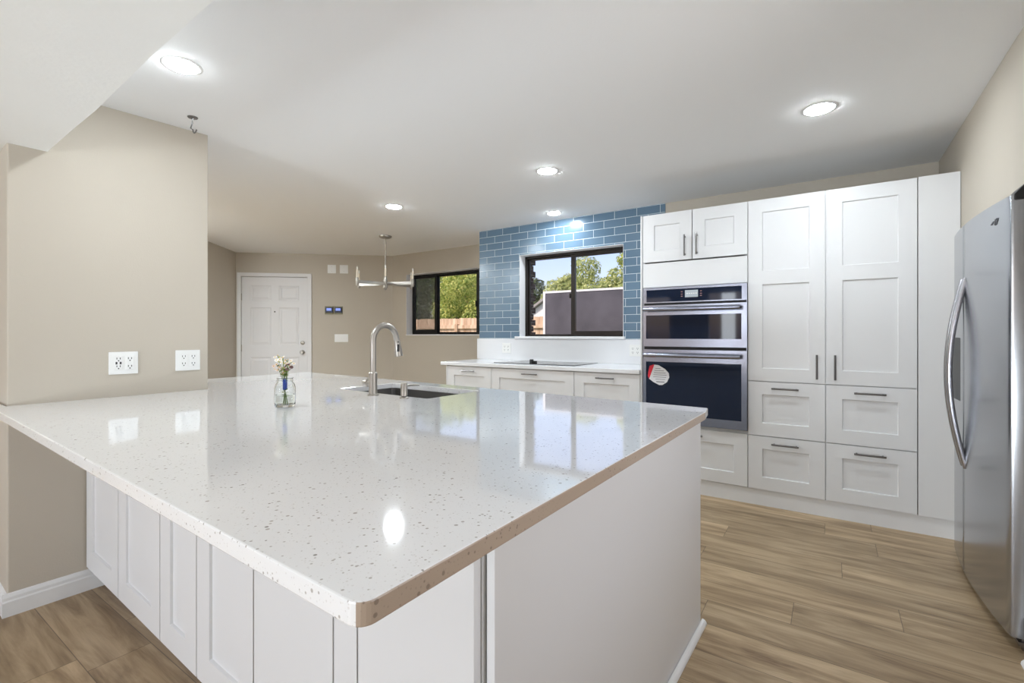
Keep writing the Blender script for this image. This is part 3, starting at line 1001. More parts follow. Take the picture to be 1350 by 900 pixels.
# on the column face (faces +X of the island frame): a frame whose -Y is that +X
COLF = Frame(*ISL.w(KX, 0)[:2], R(-2.0) + PI / 2)
def double_outlet(yc, zc, label, usb):
    t = Thing('wall_outlet', label, 'outlet', (yc, 0, zc - 0.056), frame=COLF, group='outlets above the counter')
    plate_part(t, 'cover_plate', yc - 0.058, yc + 0.058, zc - 0.055, zc + 0.055, 0)
    receptacle(t, yc - 0.021, zc, 0, usb); receptacle(t, yc + 0.024, zc, 0)
double_outlet(0.772, 1.056, 'white double outlet with dark USB ports on the beige column', True)
double_outlet(1.050, 1.057, 'plain white double outlet near the far edge of the beige column', False)
TW = Frame(0, YW - 0.020, 0)
def single_outlet(xc, zc, label):
    t = Thing('wall_outlet', label, 'outlet', (xc, 0, zc - 0.06), frame=TW, group='outlets on the backsplash')
    plate_part(t, 'cover_plate', xc - 0.058, xc + 0.058, zc - 0.055, zc + 0.055, 0)
    receptacle(t, xc - 0.023, zc, 0); receptacle(t, xc + 0.023, zc, 0)
single_outlet(-3.005, 1.045, 'white outlet on the backsplash near the open counter end')
single_outlet(-1.530, 1.045, 'white outlet on the backsplash close to the oven tower')
# entry wall
t = Thing('light_switch', 'white three-rocker switch plate on the beige wall by the door', 'switch', (1.480, 0, 1.085), frame=ENT)
plate_part(t, 'cover_plate', 1.385, 1.580, 1.085, 1.203, 0)
for x in (1.434, 1.4825, 1.531):
    t.part('rocker', bx(x - 0.016, x + 0.016, -0.0095, -0.006, 1.110, 1.178), M['plate'], bevel=0.001)
for x, lab in ((1.344, 'square blank white plate high on the wall, nearer the front door'), (1.520, 'square blank white plate high on the wall, nearer the chandelier')):
    t = Thing('wall_plate', lab, 'wall plate', (x, 0, 2.118), frame=ENT, group='blank wall plates')
    plate_part(t, 'cover_plate', x - 0.060, x + 0.060, 2.118, 2.245, 0)
    for z in (2.148, 2.215):
        t.part('screw', lathe(nb(), [(0.0, -0.0075), (0.003, -0.0072), (0.0032, -0.006)], (x, 0, z), 8, 'y'), M['nickel'])
for x, lab in ((1.308, 'small blue lit wall thermostat, the one nearer the front door'), (1.440, 'small blue lit wall thermostat, the one farther from the front door')):
    t = Thing('thermostat', lab, 'thermostat', (x, 0, 1.505), frame=ENT, group='thermostats')
    t.part('base_plate', bx(x - 0.062, x + 0.062, -0.010, 0, 1.502, 1.622), M['thermobase'], bevel=0.003)
    b_ = t.part('body', bx(x - 0.054, x + 0.054, -0.024, -0.010, 1.528, 1.606), M['thermobody'], bevel=0.004)
    t.part('screen', bx(x - 0.034, x + 0.034, -0.0252, -0.0238, 1.556, 1.592), M['thermoscreen'], parent=b_, label='lit blue screen')

# ------------------------------------------------------------------ refrigerator
FY0, FYS, FY1 = 2.558, 3.145, 3.500
FZ0, FZ1 = 0.046, 1.725
def fx_(y):
    u_ = (y - 3.06) / 0.53
    return 0.537 + 0.036 * u_ * u_
t = Thing('refrigerator', 'stainless side-by-side refrigerator recessed into the right wall', 'refrigerator', (0.6, 3.02, 0))
t.part('body', bx(0.655, 1.38, FY0 + 0.01, FY1 + 0.0, 0.044, FZ1 - 0.01), mat('fridge_side', rgb(150, 152, 156), 0.45), bevel=0.004)
def curved_door(y0, y1, z0, z1):
    n = 14
    poly = []
    r_ = 0.012
    for i in range(n + 1):
        y = y0 + (y1 - y0) * i / n
        x = fx_(y)
        e = min(y - y0, y1 - y)
        if e < 1e-6: x += 0.010
        poly.append((x, y))
    poly.insert(1, (fx_(y0 + 0.006) + 0.003, y0 + 0.003)); poly.insert(2, (fx_(y0 + 0.010), y0 + 0.010))
    poly.insert(-1, (fx_(y1 - 0.010), y1 - 0.010)); poly.insert(-1, (fx_(y1 - 0.006) + 0.003, y1 - 0.003))
    poly += [(0.650, y1), (0.650, y0)]
    return prism(nb(), poly, lambda p, q, t_: (p, q, t_), z0, z1)
dR = t.part('fridge_door', curved_door(FY0, FYS - 0.003, FZ0, FZ1), M['fridge'], smooth='auto')
dL = t.part('freezer_door', curved_door(FYS + 0.003, FY1, FZ0, FZ1), M['fridge'], smooth='auto')
def bow(y):
    pts = []
    for i in range(25):
        s_ = i / 24.0
        z = 0.552 + (1.466 - 0.552) * s_
        pts.append((fx_(y) + 0.006 - 0.062 * math.sin(PI * s_) ** 0.9, y, z))
    return tube(nb(), pts, 0.0125, 12, squash=0.9)
t.part('handle', bow(FYS - 0.030), M['steel'], parent=dR, smooth='auto')
t.part('handle', bow(FYS + 0.034), M['steel'], parent=dL, smooth='auto')
t.part('dispenser', bx(fx_(3.3) - 0.004, fx_(3.3) + 0.01, 3.215, 3.425, 0.86, 1.18), M['black'], parent=dL, bevel=0.003, label='dark dispenser recess')
# small swirl emblem on the door
bm = nb()
def on_door(y, z): return (fx_(y) - 0.0012, y, z)
def swirl(y0, z0, a, b_, tilt, r0, r1, th):
    out = []
    for k in range(15):
        q = R(r0 + (r1 - r0) * k / 14)
        u_, v_ = a * math.cos(q), b_ * math.sin(q)
        out.append(on_door(y0 + u_ * math.cos(tilt) - v_ * math.sin(tilt), z0 + u_ * math.sin(tilt) + v_ * math.cos(tilt)))
    tube(bm, out, th, 6)
swirl(2.676, 1.652, 0.020, 0.008, R(140), 20, 300, 0.0014)
swirl(2.680, 1.650, 0.013, 0.006, R(60), -40, 200, 0.0014)
for k in range(3):
    lathe(bm, [(0.0028, -0.002), (0.0028, 0.001)], on_door(2.706 + k * 0.009, 1.655 - k * 0.004), 8, 'x')
t.part('emblem', bm, mat('emblem_grey', rgb(128, 130, 136), 0.4, 0.6), parent=dR)
t.part('hinge_cover', prism(nb(), [(0.579, FZ1 - 0.020), (0.72, FZ1 - 0.020), (0.72, FZ1 + 0.046), (0.612, FZ1 + 0.044), (0.585, FZ1 + 0.012), (0.579, FZ1 + 0.004)], lambda p, q, t_: (p, t_, q), FY0 - 0.004, FY0 + 0.13), M['black'], bevel=0.004)
t.part('base_grille', bx(0.625, 0.66, FY0 + 0.02, FY1 - 0.005, 0.008, FZ0 - 0.004), M['black'], bevel=0.003)
bm = lathe(nb(), [(0.016, 0.0), (0.018, 0.012), (0.012, 0.016), (0.012, 0.044)], (0.622, FY0 + 0.035, 0), 14)
t.part('foot', bm, M['black'])
bm = nb()
box(bm, 0.590, 0.650, FY0 - 0.004, FY0 + 0.064, 0.020, 0.034)
box(bm, 0.600, 0.640, FY0 + 0.004, FY0 + 0.050, 0.034, FZ0)
box(bm, 0.600, 0.650, FY0 - 0.002, FY0 + 0.012, 0.004, 0.022)
t.part('lower_hinge', bm, M['steel'])

# ------------------------------------------------------------------ island
ZT, ZU = 0.892, 0.862
IY = 0.632           # door faces on the seating side
edges = [-2.915, -2.455, -1.998, -1.690, -1.323, -0.956, -0.868, -0.5365]
labels = ['white shaker island cabinet front standing against the beige column',
          'second white shaker island cabinet front out from the beige column',
          'narrow white shaker island cabinet front, third out from the beige column',
          'white shaker island cabinet front, fourth out from the beige column',
          'flat white island cabinet front between the shaker fronts and a narrow strip',
          None,
          'flat white island cabinet front beside the plain island end panel']
for i, lab in enumerate(labels):
    x0, x1 = edges[i], edges[i + 1]
    if lab is None:
        solo('filler_panel', bx(x0 + G, x1 - G, IY, IY + 0.36, 0.110, ZU - 0.004), M['cab'], 'narrow white filler strip between the two flat island fronts', 'panel', (x0, IY, 0.11), frame=ISL, bevel=0.0012)
        continue
    t = Thing('island_cabinet', lab, 'cabinet', (x0, IY, 0), frame=ISL, group='island cabinets on the seating side')
    t.part('carcass', bx(x0 + 0.001, x1 - 0.001, IY + 0.021, IY + 0.36, 0.112, ZU - 0.001), M['carcass'])
    if i < 4:
        bm = shaker(nb(), x0 + G, x1 - G, 0.110, ZU - 0.004, IY, s=0.088)
    else:
        bm = bx(x0 + G, x1 - G, IY, IY + 0.019, 0.110, ZU - 0.004)
    t.part('door', bm, M['cab'], bevel=0.0012)
solo('toe_kick', bx(-2.91, -0.54, IY + 0.075, IY + 0.09, 0.0, 0.111), M['cab'], 'white plinth under the island cabinets on the seating side', 'plinth', (-2.9, IY + 0.075, 0), frame=ISL)
# sink side of the island (faces the tiled wall)
for x0, x1, lab in ((-2.90, -2.40, 'white island base cabinet on the kitchen side by the column'), (-2.40, -1.55, 'white sink base cabinet on the kitchen side of the island'), (-1.55, -0.5365, 'white island base cabinet on the kitchen side by the end panel')):
    t = Thing('island_cabinet', lab, 'cabinet', (x0, 2.03, 0), frame=ISL, group='island cabinets on the kitchen side')
    bm = nb()
    if x0 == -2.40:
        box(bm, x0 + .001, x1 - .001, IY + 0.37, 2.03, 0.112, 0.60)
    else:
        box(bm, x0 + .001, x1 - .001, IY + 0.37, 2.03, 0.112, ZU - 0.001)
    t.part('carcass', bm, M['carcass'])
    xm = (x0 + x1) / 2
    for a_, b_ in ((x0, xm), (xm, x1)):
        bm = shaker(nb(), a_ + G, b_ - G, 0.114, ZU - 0.004, 0.0)
        for v in bm.verts: v.co.y = 2.05 - v.co.y
        bmesh.ops.reverse_faces(bm, faces=bm.faces[:])
        t.part('door', bm, M['cab'])
EX = -0.515
solo('island_end_panel', bx(EX - 0.018, EX, 0.660, 2.036, 0.0, ZU - 0.001), M['cab'], 'large plain white panel closing the end of the island', 'panel', (EX, 0.66, 0), frame=ISL, bevel=0.001)
QR2 = [(0, 0), (0.020, 0), (0.0195, 0.006), (0.017, 0.012), (0.012, 0.017), (0.006, 0.0195), (0, 0.020)]
bm = prism(nb(), QR2, lambda p, q, t_: (EX + 0.0008 + p, t_, q), 0.660, 2.056)
solo('quarter_round', bm, M['trim'], 'white quarter-round strip along the floor at the island end', 'molding', (EX, 0.66, 0), frame=ISL, bevel=0.002)

# countertop with rounded corners and a sink cut-out; the end edge is a rough tan strip
def rounded(poly, rads, n=6):
    out = []
    m_ = len(poly)
    for i, p in enumerate(poly):
        r_ = rads[i]
        if r_ <= 0: out.append(p); continue
        a = Vector(poly[i - 1]) - Vector(p); b = Vector(poly[(i + 1) % m_]) - Vector(p)
        a.normalize(); b.normalize()
        th = a.angle(b)
        dd = r_ / math.tan(th / 2)
        c_ = Vector(p) + (a + b).normalized() * (r_ / math.sin(th / 2))
        p0 = Vector(p) + a * dd; p1 = Vector(p) + b * dd
        a0 = math.atan2(p0.y - c_.y, p0.x - c_.x); a1 = math.atan2(p1.y - c_.y, p1.x - c_.x)
        while a1 - a0 > PI: a1 -= 2 * PI
        while a1 - a0 < -PI: a1 += 2 * PI
        for k in range(n + 1):
            q = a0 + (a1 - a0) * k / n
            out.append((c_.x + r_ * math.cos(q), c_.y + r_ * math.sin(q)))
    return out
CX1 = -0.446
outer = [(-3.08, 0.328), (CX1, 0.328), (-0.474, 1.945), (-0.492, 2.062), (-3.60, 2.150), (-3.60, KY1 + 0.003), (KX + 0.002, KY1 + 0.003), (KX + 0.002, KY0 - 0.002), (-3.08, KY0 - 0.002)]
outer = rounded(outer, [0, 0.022, 0.02, 0.012, 0.01, 0, 0, 0, 0])
SX0, SX1, SY0, SY1 = -2.345, -1.640, 1.585, 1.975
sink_hole = rounded([(SX0, SY0), (SX0, SY1), (SX1, SY1), (SX1, SY0)], [0.02] * 4, 4)
def slab(outer, holes, z0, z1, ease=0.004):
    bm = nb()
    loops = []
    es = []
    for loop in [outer] + holes:
        vs = [bm.verts.new((x, y, z1)) for x, y in loop]
        loops.append(vs)
        for i in range(len(vs)):
            es.append(bm.edges.new((vs[i], vs[(i + 1) % len(vs)])))
    bmesh.ops.triangle_fill(bm, use_beauty=True, use_dissolve=True, edges=es, normal=(0, 0, 1))
    top = bm.faces[:]
    r_ = bmesh.ops.extrude_face_region(bm, geom=top)
    nv = [e for e in r_['geom'] if isinstance(e, bmesh.types.BMVert)]
    bmesh.ops.translate(bm, verts=nv, vec=(0, 0, z0 - z1))
    bmesh.ops.recalc_face_normals(bm, faces=bm.faces[:])
    return bm
bm = slab(outer, [sink_hole], ZU, ZT)
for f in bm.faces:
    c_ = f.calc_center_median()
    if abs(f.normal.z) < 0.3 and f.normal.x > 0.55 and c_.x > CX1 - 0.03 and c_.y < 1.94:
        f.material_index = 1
bmesh.ops.translate(bm, verts=bm.verts[:], vec=(2.0, -1.2, -ZU))
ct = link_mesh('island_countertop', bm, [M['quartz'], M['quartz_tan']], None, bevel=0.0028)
ct.location = ISL.w(-2.0, 1.2, ZU); ct.rotation_euler = (0, 0, ISL.rz)
ct['label'] = 'large speckled white quartz island counter with sink cut-out'
ct['category'] = 'countertop'

# undermount sink
t = Thing('kitchen_sink', 'stainless undermount sink set in the island counter behind the faucet', 'sink', (-1.99, 1.78, 0.64), frame=ISL)
bm = nb()
o_ = rounded([(SX0 - .004, SY0 - .004), (SX1 + .004, SY0 - .004), (SX1 + .004, SY1 + .004), (SX0 - .004, SY1 + .004)], [0.024] * 4, 5)
i_ = [(x, y) for x, y in o_]
def ring(pts, z, s_=1.0):
    cx_, cy_ = (SX0 + SX1) / 2, (SY0 + SY1) / 2
    return [bm.verts.new((cx_ + (x - cx_) * s_, cy_ + (y - cy_) * s_, z)) for x, y in pts]
rings = [ring(o_, ZU - 0.0015, 1.03), ring(o_, ZU - 0.0015), ring(o_, 0.665, 0.985), ring(o_, 0.650, 0.95), ring(o_, 0.645, 0.1)]
for a_, b_ in zip(rings, rings[1:]):
    for k in range(len(a_)):
        bm.faces.new((a_[k], a_[(k + 1) % len(a_)], b_[(k + 1) % len(b_)], b_[k]))
bm.faces.new(rings[-1])
bmesh.ops.recalc_face_normals(bm, faces=bm.faces[:])
bmesh.ops.reverse_faces(bm, faces=bm.faces[:])
t.part('basin', bm, M['sinksteel'], smooth='auto')
bm = lathe(nb(), [(0.0, 0.6465), (0.036, 0.6465), (0.042, 0.650), (0.044, 0.6462)], (-1.99, 1.80, 0), 24)
t.part('drain', bm, M['nickel'], smooth='auto')

# faucet
FXc, FYc = -1.948, 1.512
t = Thing('kitchen_faucet', 'tall brushed nickel gooseneck pull-down faucet by the island sink', 'faucet', (FXc, FYc, ZT), frame=ISL)
bm = lathe(nb(), [(0.0, ZT), (0.027, ZT), (0.027, ZT + 0.006), (0.0205, ZT + 0.009), (0.0205, ZT + 0.112), (0.017, ZT + 0.116), (0.0, ZT + 0.116)], (FXc, FYc, 0), 28)
t.part('body', bm, M['nickel'], smooth='auto')
RA = 0.074
pts = [(FXc, FYc, ZT + 0.10), (FXc, FYc, ZT + 0.18), (FXc, FYc, 1.165)]
for k in range(1, 15):
    a_ = PI - k * (PI * 0.93) / 14
    pts.append((FXc, FYc + RA + RA * math.cos(a_), 1.165 + RA * math.sin(a_) * 1.05))
last = Vector(pts[-1]); prev = Vector(pts[-2])
dirv = (last - prev).normalized()
pts.append(tuple(last + dirv * 0.012))
t.part('spout', tube(nb(), pts, 0.0148, 16), M['nickel'], smooth='auto')
e0 = Vector(pts[-1])
hd = Vector((0, 0.16, -1)).normalized()
hp = [e0, e0 + hd * 0.004, e0 + hd * 0.03, e0 + hd * 0.075, e0 + hd * 0.088]
sh = t.part('spray_head', tube(nb(), hp, [0.0135, 0.0155, 0.0165, 0.0215, 0.0215], 16), M['nickel'], smooth='auto')
bm = nb()
cb = e0 + hd * 0.045
tube(bm, [cb + Vector((0.012, -0.008, 0.018)), cb + Vector((0.0155, -0.0105, -0.02))], 0.0062, 8)
tube(bm, [cb + Vector((0.010, -0.008, 0.033)), cb + Vector((0.0105, -0.008, 0.027))], 0.0062, 8)
t.part('spray_button', bm, M['black'], parent=sh, label='black spray buttons')
bm = lathe(nb(), [(0.0, -0.066), (0.017, -0.066), (0.020, -0.062), (0.020, -0.038), (0.015, -0.034), (0.015, 0.0)], (FXc, FYc, ZT + 0.060), 20, 'x')
tube(bm, [(FXc - 0.050, FYc, ZT + 0.070), (FXc - 0.054, FYc + 0.02, ZT + 0.085), (FXc - 0.056, FYc + 0.05, ZT + 0.090)], [0.006, 0.005, 0.004], 8)
t.part('handle', bm, M['nickel'], smooth='auto')
# soap dispenser
DX, DY = -1.738, 1.528
t = Thing('soap_dispenser', 'short brushed nickel soap dispenser on the counter beside the sink', 'soap dispenser', (DX, DY, ZT), frame=ISL)
bm = lathe(nb(), [(0.0, ZT), (0.022, ZT), (0.021, ZT + 0.005), (0.012, ZT + 0.011), (0.012, ZT + 0.014)], (DX, DY, 0), 20)
t.part('base', bm, M['nickel'], smooth='auto')
bm = lathe(nb(), [(0.0165, ZT + 0.0135), (0.0165, ZT + 0.070), (0.014, ZT + 0.073), (0.0, ZT + 0.073)], (DX, DY, 0), 20)
t.part('pump_head', bm, M['nickel'], smooth='auto')
t.part('nozzle', tube(nb(), [(DX, DY, ZT + 0.060), (DX + 0.0, DY + 0.05, ZT + 0.060), (DX + 0.0, DY + 0.095, ZT + 0.056)], [0.006, 0.005, 0.004], 10), M['nickel'], smooth='auto')

# jar of wild flowers
JX, JY = -1.947, 1.060
jt = ISL.w(JX, JY, ZT + 0.0005)
t = Thing('glass_jar', 'small clear glass jar of water holding flowers on the island counter', 'vase', (JX, JY, ZT + 0.0005), frame=ISL)
z = ZT + 0.0005
bm = lathe(nb(), [(0.0, z), (0.036, z), (0.0405, z + 0.006), (0.0415, z + 0.02), (0.0415, z + 0.080), (0.037, z + 0.095), (0.031, z + 0.102), (0.031, z + 0.118), (0.033, z + 0.120),
                  (0.0305, z + 0.121), (0.0285, z + 0.118), (0.0285, z + 0.101), (0.0345, z + 0.093), (0.0388, z + 0.079), (0.0388, z + 0.02), (0.036, z + 0.009), (0.0, z + 0.007)], (JX, JY, 0), 36)
t.part('jar_body', bm, M['jar'], smooth=True)
bm = lathe(nb(), [(0.0, z + 0.0085), (0.0345, z + 0.0105), (0.0372, z + 0.02), (0.0372, z + 0.050), (0.0, z + 0.050)], (JX, JY, 0), 32)
t.part('water', bm, M['water'], smooth='auto')
# sprigs
specs = [(-0.052, 0.020, 0.205, 'petal', 'white'), (-0.030, -0.015, 0.214, 'petal', 'white'), (-0.012, 0.020, 0.196, 'petal_pink', 'pale pink'),
         (0.014, -0.018, 0.206, 'petal', 'white'), (0.028, 0.010, 0.192, 'petal', 'white'), (-0.032, -0.02, 0.176, 'petal_pink', 'pale pink'),
         (0.034, -0.004, 0.178, 'petal_plum', 'plum brown'), (-0.022, 0.01, 0.160, 'petal_pink', 'pale pink'), (0.012, -0.014, 0.136, 'petal', 'white')]
where = ['leaning farthest toward the column', 'standing tallest in the bunch', 'in the upper middle of the bunch', 'high in the bunch, beside its tallest bloom', 'leaning toward the faucet', 'half way up the column side', '', 'below the half-way pink one', 'lowest, just above the jar rim']
for i, (dx, dy, h_, pm, cn) in enumerate(specs):
    lab = '%s wildflower sprig %s, in the glass jar' % (cn, where[i]) if where[i] else 'only plum brown flower head in the glass jar'
    t = Thing('flower_sprig', lab, 'flower', (JX, JY, z + 0.009), frame=ISL, group='wildflowers in the jar')
    bx_, by_ = dx * 0.28, dy * 0.3
    p0 = Vector((JX - bx_, JY - by_, z + 0.0095)); p2 = Vector((JX + dx, JY + dy, z + h_))
    p1 = Vector((JX + dx * 0.18, JY + dy * 0.18, z + 0.120))
    pts = [(p0 * (1 - s_) ** 2 + p1 * 2 * s_ * (1 - s_) + p2 * s_ ** 2) for s_ in [k / 9 for k in range(10)]]
    st = t.part('stem', tube(nb(), pts, 0.0011, 6), M['stem'])
    bm = nb()
    heads = [p2, p2 + Vector((0.012, 0.006, -0.011)), p2 + Vector((-0.011, -0.006, -0.007)), p2 + Vector((0.003, -0.008, -0.019)), p2 + Vector((-0.007, 0.008, -0.024))] if i != 8 else [p2]
    cen = nb()
    for hc_ in heads:
        nr = Vector((random.uniform(-.4, .7), random.uniform(-.9, -.1), random.uniform(.2, 1))).normalized()
        e1 = nr.cross(Vector((0, 0, 1))).normalized(); e2 = nr.cross(e1)
        rr = 0.0090 if i != 8 else 0.011
        for k in range(9):
            a_ = 2 * PI * k / 9
            d_ = e1 * math.cos(a_) + e2 * math.sin(a_); s_ = nr.cross(d_)
            vs = [bm.verts.new(hc_ + d_ * 0.002 - s_ * 0.0008), bm.verts.new(hc_ + d_ * rr * 0.7 - s_ * 0.0022 + nr * 0.0006), bm.verts.new(hc_ + d_ * rr + nr * 0.0002),
                  bm.verts.new(hc_ + d_ * rr * 0.7 + s_ * 0.0022 + nr * 0.0006), bm.verts.new(hc_ + d_ * 0.002 + s_ * 0.0008)]
            bm.faces.new(vs)
        bmesh.ops.create_icosphere(cen, subdivisions=1, radius=0.0026, matrix=Matrix.Translation(hc_ + nr * 0.001))
    t.part('petals', bm, M[pm])
    t.part('flower_center', cen, M['pollen'] if pm != 'petal_plum' else M['petal_plum'])
    bm = nb()
    for k in range(6):
        s_ = 0.48 + 0.09 * k
        p = p0 * (1 - s_) ** 2 + p1 * 2 * s_ * (1 - s_) + p2 * s_ ** 2
        if i < 5 and k == 0: p = Vector((JX + dx * 0.1, JY + dy * 0.1, z + 0.052 + 0.004 * i))
        if (p.z - z) < 0.122 and not (i < 5 and k == 0): continue
        a_ = random.uniform(0, 2 * PI)
        d_ = Vector((math.cos(a_), math.sin(a_), 0.5)).normalized(); s2 = d_.cross(Vector((0, 0, 1))).normalized()
        l_ = random.uniform(0.014, 0.024)
        bm.faces.new([bm.verts.new(v) for v in (p, p + d_ * l_ * .5 + s2 * 0.0045, p + d_ * l_, p + d_ * l_ * .5 - s2 * 0.0045)])
    if i in (0, 2, 4, 6):      # fuller leaves at the jar's neck and under water
        for zz, k_ in ((0.128, 3), (0.150, 2), (0.040, 3)):
            for q in range(k_):
                a_ = random.uniform(0, 2 * PI)
                d_ = Vector((math.cos(a_), math.sin(a_), random.uniform(0.2, 1.0))).normalized(); s2 = d_.cross(Vector((0, 0, 1))).normalized()
                p = Vector((JX + dx * 0.12, JY + dy * 0.12, z + zz)); l_ = random.uniform(0.014, 0.022)
                bm.faces.new([bm.verts.new(v) for v in (p, p + d_ * l_ * .5 + s2 * 0.0055, p + d_ * l_, p + d_ * l_ * .5 - s2 * 0.0055)])
    t.part('leaves', bm, M['lime'] if i in (1, 3) else M['sprig_leaf'])
bm = lathe(nb(), [(0.0075, z + 0.070), (0.0088, z + 0.073), (0.0092, z + 0.112), (0.0082, z + 0.115)], (JX, JY, 0), 14, cap=False)
solo('stem_band', bm, M['blue'], 'blue band wrapped around the flower stems inside the jar', 'ribbon', (JX, JY, z + 0.070), frame=ISL, smooth='auto')

# ------------------------------------------------------------------ downlights, hook, chandelier
def downlight(px, py, rr, label):
    zc = cz(px, py)
    t = Thing('recessed_light', label, 'ceiling light', (px, py, zc), group='recessed ceiling lights')
    bm = lathe(nb(), [(rr * 0.935, -0.0035), (rr * 0.98, -0.0040), (rr * 1.12, -0.0028), (rr * 1.18, -0.0003), (rr * 0.935, -0.0003), (rr * 0.935, -0.0035)], (px, py, zc), 40, cap=False)
    t.part('trim_ring', bm, M['trim'], smooth='auto')
    bm = lathe(nb(), [(0.0, -0.0095), (rr * 0.4, -0.0094), (rr * 0.72, -0.0086), (rr * 0.86, -0.0070), (rr * 0.925, -0.0042), (rr * 0.925, -0.001), (0, -0.001)], (px, py, zc), 40)
    t.part('lens', bm, M['lens'], smooth='auto')
downlight(-2.195, 0.855, 0.063, 'round recessed light glowing beside the soffit above the column')
downlight(-0.050, 3.016, 0.073, 'round recessed light in front of the tall pantry cabinets')
downlight(-1.731, 3.045, 0.073, 'round recessed light over the aisle before the kitchen window')
downlight(-3.410, 3.085, 0.073, 'round recessed light between the island and the chandelier')
downlight(-2.278, 4.140, 0.064, 'small recessed light close to the blue tile above the window')

downlight(-5.30, 1.95, 0.138, 'added wide recessed light in the entry passage, unseen behind the beige column')  # unseen lamp added to brighten the entry and dining side
downlight(-4.95, 1.25, 0.138, 'added wide recessed light, unseen behind the beige column, nearer the living room')  # its unseen pair, also added to brighten the entry

# ceiling hook near the column
hx, hy = -2.69, 1.097
hz = cz(hx, hy)
t = Thing('ceiling_hook', 'small bent metal hook hanging from the ceiling by the column', 'hook', (hx, hy, hz))
t.part('base_plate', lathe(nb(), [(0.0, hz - 0.006), (0.022, hz - 0.004), (0.024, hz)], (hx, hy, 0), 16), M['pull'])
pts = [(hx, hy, hz - 0.004), (hx - 0.004, hy, hz - 0.03), (hx - 0.012, hy - 0.004, hz - 0.055)]
for k in range(7):
    a_ = PI + k * PI / 7
    pts.append((hx + 0.010 + 0.022 * math.cos(a_), hy + 0.006, hz - 0.058 + 0.022 * math.sin(a_)))
t.part('hook_arm', tube(nb(), pts, 0.0032, 8), M['pull'], smooth='auto')

# chandelier: six arms with candle sleeves
CHX, CHY = -4.513, 3.949
t = Thing('chandelier', 'brushed nickel six-arm candle chandelier hanging before the entry wall', 'chandelier', (CHX, CHY, H))
t.part('canopy', lathe(nb(), [(0.0, -0.030), (0.05, -0.028), (0.072, -0.018), (0.076, -0.0)], (CHX, CHY, H), 28), M['nickel'], smooth='auto')
t.part('rod', tube(nb(), [(CHX, CHY, H - 0.025), (CHX, CHY, 1.90)], 0.007, 10), M['nickel'], smooth='auto')
t.part('hub', lathe(nb(), [(0.0, 1.765), (0.030, 1.765), (0.030, 1.855), (0.022, 1.86), (0.020, 1.905), (0.012, 1.925), (0.0, 1.925)], (CHX, CHY, 0), 20), M['nickel'], smooth='auto')
va = math.atan2(3.949, -4.513)
for k in range(6):
    a_ = va + k * PI / 3
    ca, sa = math.cos(a_), math.sin(a_)
    Rr = 0.355
    bm = nb()
    P = lambda r_, z_, s_=0: (CHX + r_ * ca - s_ * sa, CHY + r_ * sa + s_ * ca, z_)
    vs0 = [bm.verts.new(P(0.022, z_, s_)) for z_, s_ in ((1.798, -.013), (1.798, .013), (1.836, .013), (1.836, -.013))]
    vs1 = [bm.verts.new(P(Rr, z_, s_)) for z_, s_ in ((1.798, -.013), (1.798, .013), (1.836, .013), (1.836, -.013))]
    for i in range(4):
        bm.faces.new((vs0[i], vs0[(i + 1) % 4], vs1[(i + 1) % 4], vs1[i]))
    bm.faces.new(vs0[::-1]); bm.faces.new(vs1)
    bmesh.ops.recalc_face_normals(bm, faces=bm.faces[:])
    arm = t.part('arm', bm, M['nickel'], bevel=0.002)
    cxx, cyy, _ = P(Rr + 0.012, 0)
    t.part('socket_cup', lathe(nb(), [(0.0, 1.770), (0.012, 1.772), (0.017, 1.79), (0.017, 1.86), (0.014, 1.864), (0, 1.864)], (cxx, cyy, 0), 14), M['nickel'], parent=arm, smooth='auto')
    t.part('candle_sleeve', lathe(nb(), [(0.011, 1.862), (0.011, 1.955), (0.008, 1.958), (0.0, 1.958)], (cxx, cyy, 0), 14), M['candle'], parent=arm, smooth='auto')
    t.part('bulb', lathe(nb(), [(0.005, 1.955), (0.010, 1.972), (0.009, 1.985), (0.0, 2.000)], (cxx, cyy, 0), 12), M['bulb'], parent=arm, smooth='auto')

# ------------------------------------------------------------------ outside
bm = nb()
box(bm, -60, 40, 5.2, 70, -0.25, -0.15)
struct('ground', bm, M['grass'])
struct('ground_patio', bx(-40, 40, -30, 5.2, -0.30, -0.16), mat('patio_concrete', rgb(196, 190, 180), 0.85, vary=0.06, vscale=0.6))
# toothed brick return beside the kitchen window
bm = nb()
for i in range(36):
    z0 = -0.15 + i * 0.077
    e = 0.030 if i % 2 else 0.0
    box(bm, -3.26, -3.17 + e, 4.60, 5.22, z0, z0 + 0.070)
    box(bm, -3.26, -3.19, 4.61, 5.21, z0 + 0.068, z0 + 0.079)
struct('wall_brick', bm, M['brick'])
# fence
FYY = 10.5
t = Thing('garden_fence', 'tan wooden board fence running across the back garden', 'fence', (-8, FYY, -0.15))
bm = nb()
x = -20.0
while x < 2.0:
    wd = random.uniform(0.138, 0.144)
    tp = 1.665 + random.uniform(-0.012, 0.012)
    box(bm, x, x + wd - 0.006, FYY + random.uniform(0, .006), FYY + 0.022, -0.15, tp)
    x += wd
t.part('board_panel', bm, M['fence'])
for z0 in (0.35, 1.37):
    t.part('rail', bx(-20, 2, FYY - 0.06, FYY, z0, z0 + 0.10), M['fence'])
for k in range(10):
    x = -19.2 + k * 2.4 + 0.62
    t.part('post', bx(x, x + 0.09, FYY - 0.09, FYY, -0.15, 1.50), M['fence'])
